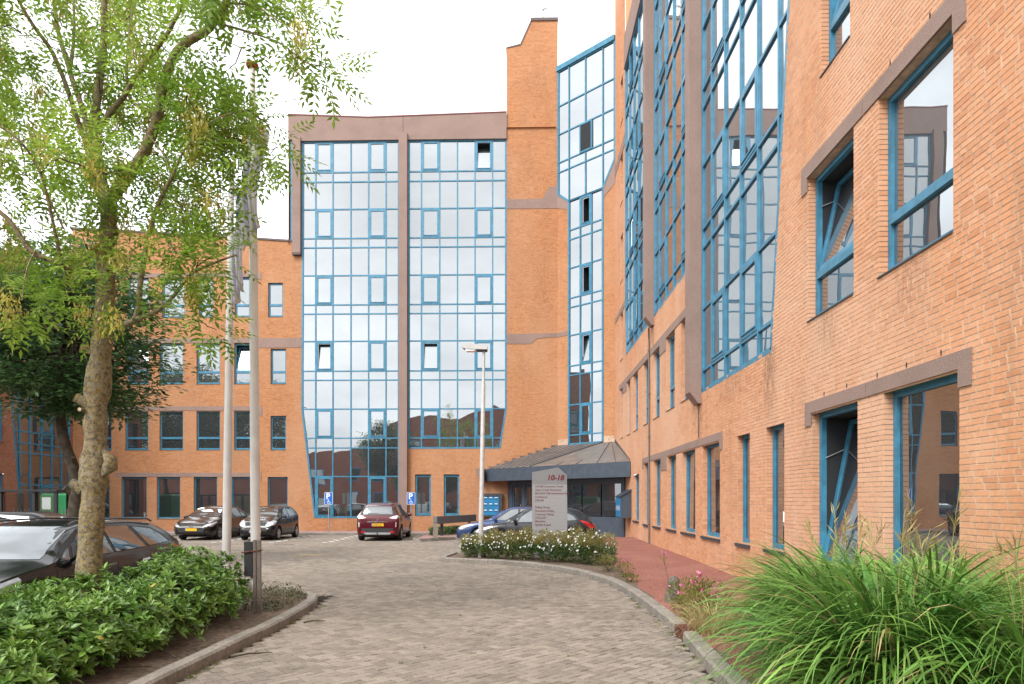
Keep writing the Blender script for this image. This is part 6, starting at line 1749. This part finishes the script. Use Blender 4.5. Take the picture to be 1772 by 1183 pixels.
# --- laurel hedge: separate shrubs in the planted bed
def rosettes(C, D, size, nl):
    """whorls of leaves at shoot tips C pointing along D"""
    n = len(C); parts = []
    D = norm(D); A = norm(np.cross(D, rv(n))); B = np.cross(D, A)
    for k in range(nl):
        t = 2*math.pi*k*0.382*1.0 + rng.uniform(0, 0.5, n); e = 0.25 + 1.0*k/nl
        X = A*np.cos(t)[:,None]*1.0 + B*np.sin(t)[:,None]*1.0
        X = norm(X*np.sin(0.45+e)[None] if False else X*math.sin(0.35+e*0.9) + D*math.cos(0.35+e*0.9) + np.array([0,0,-0.10]))
        parts.append(scatter(LEAF_V, LEAF_F, C + D*(0.03*(1-e))[None] if False else C - D*0.03*e, X, norm(D + 0.25*rv(n)), rng.uniform(0.6,1.35,n)*size*(0.75+0.35*min(1,e))))
    return merge(parts)
shr = [(-4.72,9.55,0.72,0.88,"laurel shrub at the far end of the hedge around the near flagpole foot"),(-4.5,8.6,0.76,0.80,"laurel shrub just right of the ash trunk"),(-4.95,7.5,0.70,0.72,"laurel shrub growing round the ash trunk"),
       (-4.35,7.35,0.64,0.62,"low laurel shrub in front of the ash trunk, over bare soil"),(-5.05,6.45,0.72,0.70,"laurel shrub left of the ash trunk against the black car"),(-4.42,6.35,0.64,0.62,"laurel shrub above the bare soil with fallen sticks"),
       (-4.75,5.55,0.70,0.62,"laurel shrub at the picture edge beside the bonnet"),(-4.25,5.35,0.48,0.46,"small laurel shrub in the bottom corner of the hedge")]
for (x, y, r_, h, lab) in shr:
    s_ = empty("laurel_shrub", (x, y, 0.07), 0, lab, "shrub", "laurel shrubs of the hedge")
    n = int(420*r_); d = rv(n); d[:,2] = np.abs(d[:,2])*1.1 - 0.30*(rng.random(n) < 0.55); d = norm(d)
    lump = 1 + 0.16*np.sin(d[:,0]*5+x*3)*np.cos(d[:,1]*6+y) + rng.normal(0, 0.05, n)
    C = d*np.array([r_, r_, h*0.62])*lump[:,None] + np.array([0,0,h*0.42]); C[:,2] = np.maximum(C[:,2], 0.06)
    n2 = n//2; d2 = rv(n2); C2 = d2*np.array([r_, r_, h*0.6])*rng.uniform(0.45,0.85,(n2,1)) + np.array([0,0,h*0.42]); C2[:,2] = np.maximum(C2[:,2], 0.08)
    nt_ = int(75*r_); ti = rng.integers(0, n, nt_)
    ok = C[ti][:,2] > h*0.6; T = C[ti][ok]*np.array([1.08,1.08,1.0]) + np.array([0,0,1.0])*rng.uniform(0.04,0.15,(int(ok.sum()),1))
    V, F = merge([rosettes(C, norm(d + np.array([0,0,0.7])), 0.098, 9), rosettes(C2, norm(d2+np.array([0,0,0.5])), 0.098, 6), rosettes(T, np.tile(UP, (len(T),1)) + 0.2*rv(len(T)), 0.085, 8)])
    link("foliage", np_mesh("foliage", V, F), M["leaf_laurel"], s_, "stuff")
    m = 9; ii = rng.integers(0, n, m); V, F = scatter(LEAF_V, LEAF_F, C[ii]*1.02, rv(m), norm(d[ii]+0.4*rv(m)), rng.uniform(0.07,0.1,m)); link("yellow_leaves", np_mesh("yellow_leaves", V, F), M["leaf_turning"], s_, "stuff")
    mb = MB()
    for k in range(26):
        c = C[k*n//26]; mb.tube([(random.gauss(0,.07),random.gauss(0,.07),0), tuple(c*0.5+np.array([0,0,0.05])), tuple(c*0.96)], [0.012,0.008,0.005], 5, False)
    mb.build("stems", M["twig"], s_, None, "stuff")

# --- creeping ground cover at the tip of the bed
gc_ = empty("ground_cover", (0, 0, 0), 0, "low creeping ground cover shrub at the rounded tip of the planted bed", "ground cover")
n = 3600; gx = rng.uniform(-4.9,-3.62,n); gy = rng.uniform(9.9,12.1,n)
k_ = (gx < -3.60-0.45*np.maximum(0, gy-11.3)) ; gx, gy = gx[k_], gy[k_]; n = len(gx)
P = np.stack([gx, gy, 0.10 + rng.random(n)*(0.05+0.16*np.clip((-3.6-gx)/0.9,0,1))], 1)
V, F = scatter(BLEAF_V, BLEAF_F, P, norm(rv(n)+np.array([0,0,0.3])), norm(UP+0.6*rv(n)), rng.uniform(0.03,0.055,n))
link("foliage", np_mesh("foliage", V, F), M["leaf_cover"], gc_, "stuff")
# --- dark low hedge behind the grey screen
lh = empty("low_hedge", (0, 0, 0), 0, "low dark green hedge under the grey metal screen", "hedge")
n = 6000; t = rng.random(n)
P = np.stack([-4.25+2.6*t, 31.0+2.9*t+rng.normal(0,0.25,n), 0.14+0.34*rng.random(n)], 1)
V, F = scatter(BLEAF_V, BLEAF_F, P, rv(n), norm(UP+0.7*rv(n)), rng.uniform(0.06,0.10,n))
link("foliage", np_mesh("foliage", V, F), M["leaf_dark"], lh, "stuff")

# --- white daisies
def daisy_bush(x, y, r_, h, lab, seed):
    rg = np.random.default_rng(seed); s_ = empty("daisy_bush", (x, y, 0.09), 0, lab, "flowers", "white daisies in the flower bed")
    n = 2600
    d = norm(rg.normal(size=(n,3))); rad = rg.random(n)**0.4
    P = d*np.array([r_,r_,h*0.52])*rad[:,None]*(1+0.18*np.sin(d[:,:1]*7+x*5)) + np.array([0,0,h*0.5]); P[:,2] = np.maximum(P[:,2], 0.02)
    topm = P[:,2] > h*(0.50+0.16*rg.random(n))
    X = norm(d*np.array([1,1,0.5])+np.array([0,0,0.55])+0.5*norm(rg.normal(size=(n,3))))
    V, F = scatter(BLEAF_V, BLEAF_F, P[~topm], X[~topm], rv((~topm).sum()), rg.uniform(0.05,0.10,(~topm).sum()))
    link("foliage", np_mesh("foliage", V, F), M["leaf_daisy"], s_, "stuff")
    thin = BLEAF_V*np.array([1,0.28,1])
    V, F = scatter(thin, BLEAF_F, P[topm], X[topm], rv(topm.sum()), rg.uniform(0.08,0.16,topm.sum()))
    link("stalks", np_mesh("stalks", V, F), M["leaf_straw"], s_, "stuff")
    m = 95; d = norm(rg.normal(size=(m,3))); d[:,2] = np.abs(d[:,2])*0.9-0.15; d = norm(d)
    P = d*np.array([r_*1.03,r_*1.03,h*0.56]) + np.array([0,0,h*0.5]) + rg.normal(0,0.03,(m,3))
    a = np.linspace(0, 2*math.pi, 9)[:-1]
    fv = np.array([(0,0,0.1)] + [(math.cos(q)*(1 if i % 2 == 0 else 0.72), math.sin(q)*(1 if i % 2 == 0 else 0.72), 0) for i, q in enumerate(a)]); ff = np.array([(0,i+1,(i+1)%8+1) for i in range(8)])
    nrm = norm(d + 0.4*norm(rg.normal(size=(m,3))) + np.array([0,-0.3,0.3]))
    V, F = scatter(fv, ff, P, np.cross(nrm, rv(m)), nrm, rg.uniform(0.018,0.032,m))
    link("blossoms", np_mesh("blossoms", V, F), M["petal_white"], s_, "stuff")
for i, (x, y, r_, h, lab) in enumerate(((-1.35,19.75,0.48,0.62,"daisy bush at the tip of the bed, left of the lamp post"),(-0.75,19.25,0.52,0.74,"daisy bush just right of the lamp post"),(0.0,18.95,0.55,0.80,"daisy bush left of the address sign"),
        (0.75,18.55,0.55,0.76,"daisy bush directly under the address sign"),(1.35,18.1,0.56,0.84,"daisy bush right of the address sign"),(1.85,17.55,0.55,0.80,"daisy bush nearest the red gravel path"))):
    daisy_bush(x, y, r_, h, lab, 40+i)

# --- roses and small shrubs along the kerb
def small_shrub(name, x, y, r_, h, nl, leaf, lab, cat, flowers=0, lsize=0.05, petal="petal_pink", fsize=0.03, group=None):
    s_ = empty(name, (x, y, 0.09), 0, lab, cat, group)
    d = rv(nl); P = d*np.array([r_,r_,h*0.5])*(rng.random((nl,1))**0.45) + np.array([0,0,h*0.5]); P[:,2] = np.maximum(P[:,2], 0.0)
    V, F = scatter(BLEAF_V, BLEAF_F, P, norm(d+0.6*rv(nl)+np.array([0,0,.3])), norm(UP+0.7*rv(nl)), rng.uniform(0.7,1.3,nl)*lsize)
    link("foliage", np_mesh("foliage", V, F), M[leaf], s_, "stuff")
    mb = MB()
    for k in range(10): q = P[k]; mb.tube([(0,0,0), tuple(q*0.5), tuple(q)], [0.007,0.005,0.003], 4, False)
    mb.build("stems", M["twig"], s_, None, "stuff")
    if flowers:
        pv_, px_, pu, ps = [], [], [], []
        for k in range(flowers):
            dd_ = norm(rng.normal(size=3)); dd_[2] = abs(dd_[2])+0.3; c = norm(dd_)*np.array([r_,r_,h*0.6])*rng.uniform(.85,1.15)+np.array([0,0,h*0.5]); m = 14
            q = rv(m); pv_.append(c+q*fsize*0.5); px_.append(rv(m)); pu.append(q); ps.append(np.full(m, fsize))
        V, F = scatter(BLEAF_V*np.array([1,1.7,1]), BLEAF_F, np.concatenate(pv_), np.concatenate(px_), np.concatenate(pu), np.concatenate(ps))
        link("blossoms", np_mesh("blossoms", V, F), M[petal], s_, "stuff")
    return s_
small_shrub("rose_bush", 2.62, 10.2, 0.48, 0.50, 1500, "leaf_rose", "pink rose bush next to the stone bollard", "roses", 9, 0.05, "petal_pink", 0.045)
small_shrub("rose_bush", 2.42, 9.45, 0.36, 0.38, 1100, "leaf_rose", "yellowing rose bush between the stone bollard and the tall grass", "roses", 4)
small_shrub("rose_bush", 2.18, 14.7, 0.22, 0.34, 320, "leaf_rose", "small pink rose beyond the kerb bend on the gravel edge", "roses", 5, 0.045)
small_shrub("rose_bush", 2.15, 13.7, 0.20, 0.18, 220, "leaf_rose", "tiny leafy rose without flowers on the gravel edge", "roses", 0, 0.045)
small_shrub("potentilla_shrub", 1.98, 15.9, 0.34, 0.36, 600, "leaf_rose", "yellow green low shrub at the foot of the daisies", "shrub", 0, 0.04)
rs = empty("tall_rose", (2.36, 10.95, 0.1), 0, "single tall rose stem with a pink head above the stone bollard", "roses")
mb = MB(); mb.tube([(0,0,0),(-0.04,0,0.35),(-0.12,0,0.72)], [0.008,0.006,0.004], 5)
for k in range(6): mb.tube([(-0.10,0,0.62),(-0.12+random.gauss(0,.06),random.gauss(0,.05),0.78+random.uniform(-.04,.06))], 0.003, 4)
mb.build("stem", M["leaf_rose"], rs)
c = np.array([[-0.07,0,0.80],[-0.03,0.02,0.82],[-0.05,-0.03,0.77],[-0.15,0,0.80]]); q = rv(48)
V, F = scatter(BLEAF_V*np.array([1,1.7,1]), BLEAF_F, c[rng.integers(0,4,48)]+q*0.018, rv(48), q, np.full(48, 0.032)); link("blossoms", np_mesh("blossoms", V, F), M["petal_pink"], rs, "stuff")

# --- tall ornamental grass
def grass_clump(x, y, nb, ln, spread, lab, seed, mat="blade_green", width=0.0155, plumes=7, name="grass_clump", lift=1.0, cat="grass"):
    rg = np.random.default_rng(seed); s_ = empty(name, (x, y, 0.09), 0, lab, cat, "clumps of tall ornamental grass" if name == "grass_clump" else None)
    seg = 9
    az = rg.uniform(0, 2*math.pi, nb); tilt = np.abs(rg.normal(0, 0.42, nb))*spread; l = ln*rg.uniform(0.55, 1.12, nb); w = width*rg.uniform(0.55,1.35,nb)
    b0_ = rg.uniform(0,1,nb)**0.5*0.24; ba = az + rg.normal(0,0.5,nb)
    p = np.stack([np.cos(ba)*b0_, np.sin(ba)*b0_, np.zeros(nb)], 1); hd = np.stack([np.cos(az), np.sin(az), np.zeros(nb)], 1)
    side = np.stack([-np.sin(az+rg.normal(0,.5,nb)), np.cos(az+rg.normal(0,.5,nb)), rg.normal(0,.25,nb)], 1)
    droop = rg.uniform(1.4, 3.0, nb)*lift
    V = np.empty((nb, seg+1, 2, 3)); th = tilt.copy()
    for k in range(seg+1):
        t = k/seg; ww = w*(0.55+0.9*t if t < 0.35 else (1-((t-0.35)/0.65)**1.6)*0.87+0.02)
        V[:,k,0] = p + side*ww[:,None]; V[:,k,1] = p - side*ww[:,None]
        th = tilt + droop*t**1.7
        p = p + (hd*np.sin(th)[:,None] + UP*np.cos(th)[:,None])*(l/seg)[:,None]
    V[:,:,:,2] = np.maximum(V[:,:,:,2], -0.06)
    i = np.arange(seg); f = np.stack([2*i, 2*i+1, 2*i+3, 2*i+2], 1)
    F = (f[None] + (seg+1)*2*np.arange(nb)[:,None,None]).reshape(-1, 4)
    me = np_mesh("blades", V.reshape(-1,3), F); me.polygons.foreach_set("use_smooth", np.ones(len(F), bool)); link("blades", me, M[mat], s_, "stuff")
    if plumes:
        ix = rg.choice(nb, nb//14, replace=False)
        Fd = (f[None] + (seg+1)*2*np.arange(len(ix))[:,None,None]).reshape(-1, 4)
        Vd = V[ix]*np.array([1.02,1.02,0.92]) + np.array([0.012,0.008,0.0])
        link("dry_blades", np_mesh("dry_blades", Vd.reshape(-1,3), Fd), M["blade_straw"], s_, "stuff")
        parts = []; mb = MB()
        for k in range(plumes):
            a = rg.uniform(0, 6.28); h = ln*rg.uniform(0.78, 1.05); lean = rg.uniform(0.05, 0.45)
            tip = np.array([math.cos(a)*lean, math.sin(a)*lean, h]); mb.tube([(0.1*math.cos(a),0.1*math.sin(a),0), tuple(tip*np.array([.6,.6,.7])), tuple(tip)], [0.004,0.003,0.002], 4, False)
            m = 13; u = rg.random(m)[:,None]; P = tip*(1-0.16*u) ; d = norm(np.array([math.cos(a)*.5,math.sin(a)*.5,0.75]) + 0.5*norm(rg.normal(size=(m,3))))
            parts.append(scatter(np.array([(0,0,0),(0.5,0.022,0),(1,0,-0.15),(0.5,-0.022,0)]), BLEAF_F, P, d, rv(m), rg.uniform(0.10,0.19,m)))
        mb.build("plume_stalks", M["blade_straw"], s_, None, "stuff"); V2, F2 = merge(parts); link("plumes", np_mesh("plumes", V2, F2), M["blade_straw"], s_, "stuff")
    return s_
for i, (x, y, nb, ln, lab) in enumerate(((2.74,5.15,1700,1.62,"tall grass clump arching over the kerb, lowest in the picture"),(2.97,6.45,1600,1.50,"tall grass clump spilling over the kerb past the iron inlet"),(3.38,7.65,1100,1.45,"tall grass clump next to the roses and gravel"),
        (3.72,6.75,1100,1.55,"tall grass clump before the widest ground floor window"),(3.45,5.75,1600,1.62,"tall grass clump against the brick wall at the picture edge"),(3.35,4.55,1200,1.60,"tall grass clump in the bottom picture corner by the wall"),(3.85,8.2,850,1.40,"tall grass clump under the tipped open ground floor window"))):
    grass_clump(x, y, nb, ln, 1.2, lab, 60+i, plumes=3)
grass_clump(2.36, 8.55, 420, 0.62, 1.5, "yellow tuft of feather grass beside the rusty kerb inlet", 80, "blade_straw", 0.004, 0, "feather_grass")

# --- litter: sticks and dead leaves by the kerb
for i, (x, y, l, a, lab) in enumerate(((-3.02,7.55,0.42,0.55,"long grey stick lying on the pavers by the kerb"),(-3.75,7.1,0.5,2.4,"dark curved stick on the bare soil"),(-3.9,6.5,0.6,0.2,"thin branched stick on the soil near the hedge"),(-2.95,9.6,0.3,0.5,"thin stick on the pavers past the kerb joint"))):
    mb = MB(); c, s = math.cos(a), math.sin(a); z = 0.02 if x > -3.3 else 0.125
    mb.tube([(-c*l/2,-s*l/2,0),(-c*l*.1,-s*l*.1+0.02,0.012),(c*l/2,s*l/2,0.0)], [0.012,0.011,0.005], 6); mb.tube([(0,0.01,0.01),(0.08*c-0.07*s,0.08*s+0.07*c,0.02)], [0.006,0.003], 5)
    o = mb.build("stick", M["twig"], None, 60); o.location = (x, y, z); tag(o, lab, "stick", "fallen sticks by the kerb")
n = 340
P = np.concatenate([np.stack([-3.3+np.abs(rng.normal(0,0.18,150)), rng.uniform(5.5,11.5,150), np.full(150,0.006)],1), np.stack([1.9-np.abs(rng.normal(0,0.12,110)), rng.uniform(6.0,15,110), np.full(110,0.006)],1), np.stack([rng.uniform(-4.2,-3.55,80), rng.uniform(5.5,11,80), np.full(80,0.12)],1)])
V, F = scatter(BLEAF_V, BLEAF_F, P, rv(n)*np.array([1,1,.1]), norm(UP+0.25*rv(n)), rng.uniform(0.012,0.04,n))
tag(link("leaf_litter", np_mesh("leaf_litter", V, F), M["dead_leaf"], None, "stuff"), "dry leaf litter along the kerbs", "leaves")

# --- weeds in the joints along the kerbs
wx = np.concatenate([-3.27+np.abs(rng.normal(0,0.03,34)), 1.93-np.abs(rng.normal(0,0.05,30)), rng.uniform(-3,1.8,16)]); wy = np.concatenate([rng.uniform(5.6,11.2,34), rng.uniform(6.2,14.5,30), rng.uniform(6,16,16)])
nb = 11; P = np.repeat(np.stack([wx, wy, np.full(len(wx),-0.004)],1), nb, 0) + rng.normal(0,0.012,(len(wx)*nb,3))*np.array([1,1,0])
V, F = scatter(BLEAF_V*np.array([1,0.35,1]), BLEAF_F, P, norm(rv(len(P))*np.array([1,1,.3])+np.array([0,0,0.6])), rv(len(P)), rng.uniform(0.02,0.06,len(P)))
tag(link("weeds", np_mesh("weeds", V, F), M["leaf_rose"], None, "stuff"), "small weeds growing in the paving joints along the kerbs", "weeds")
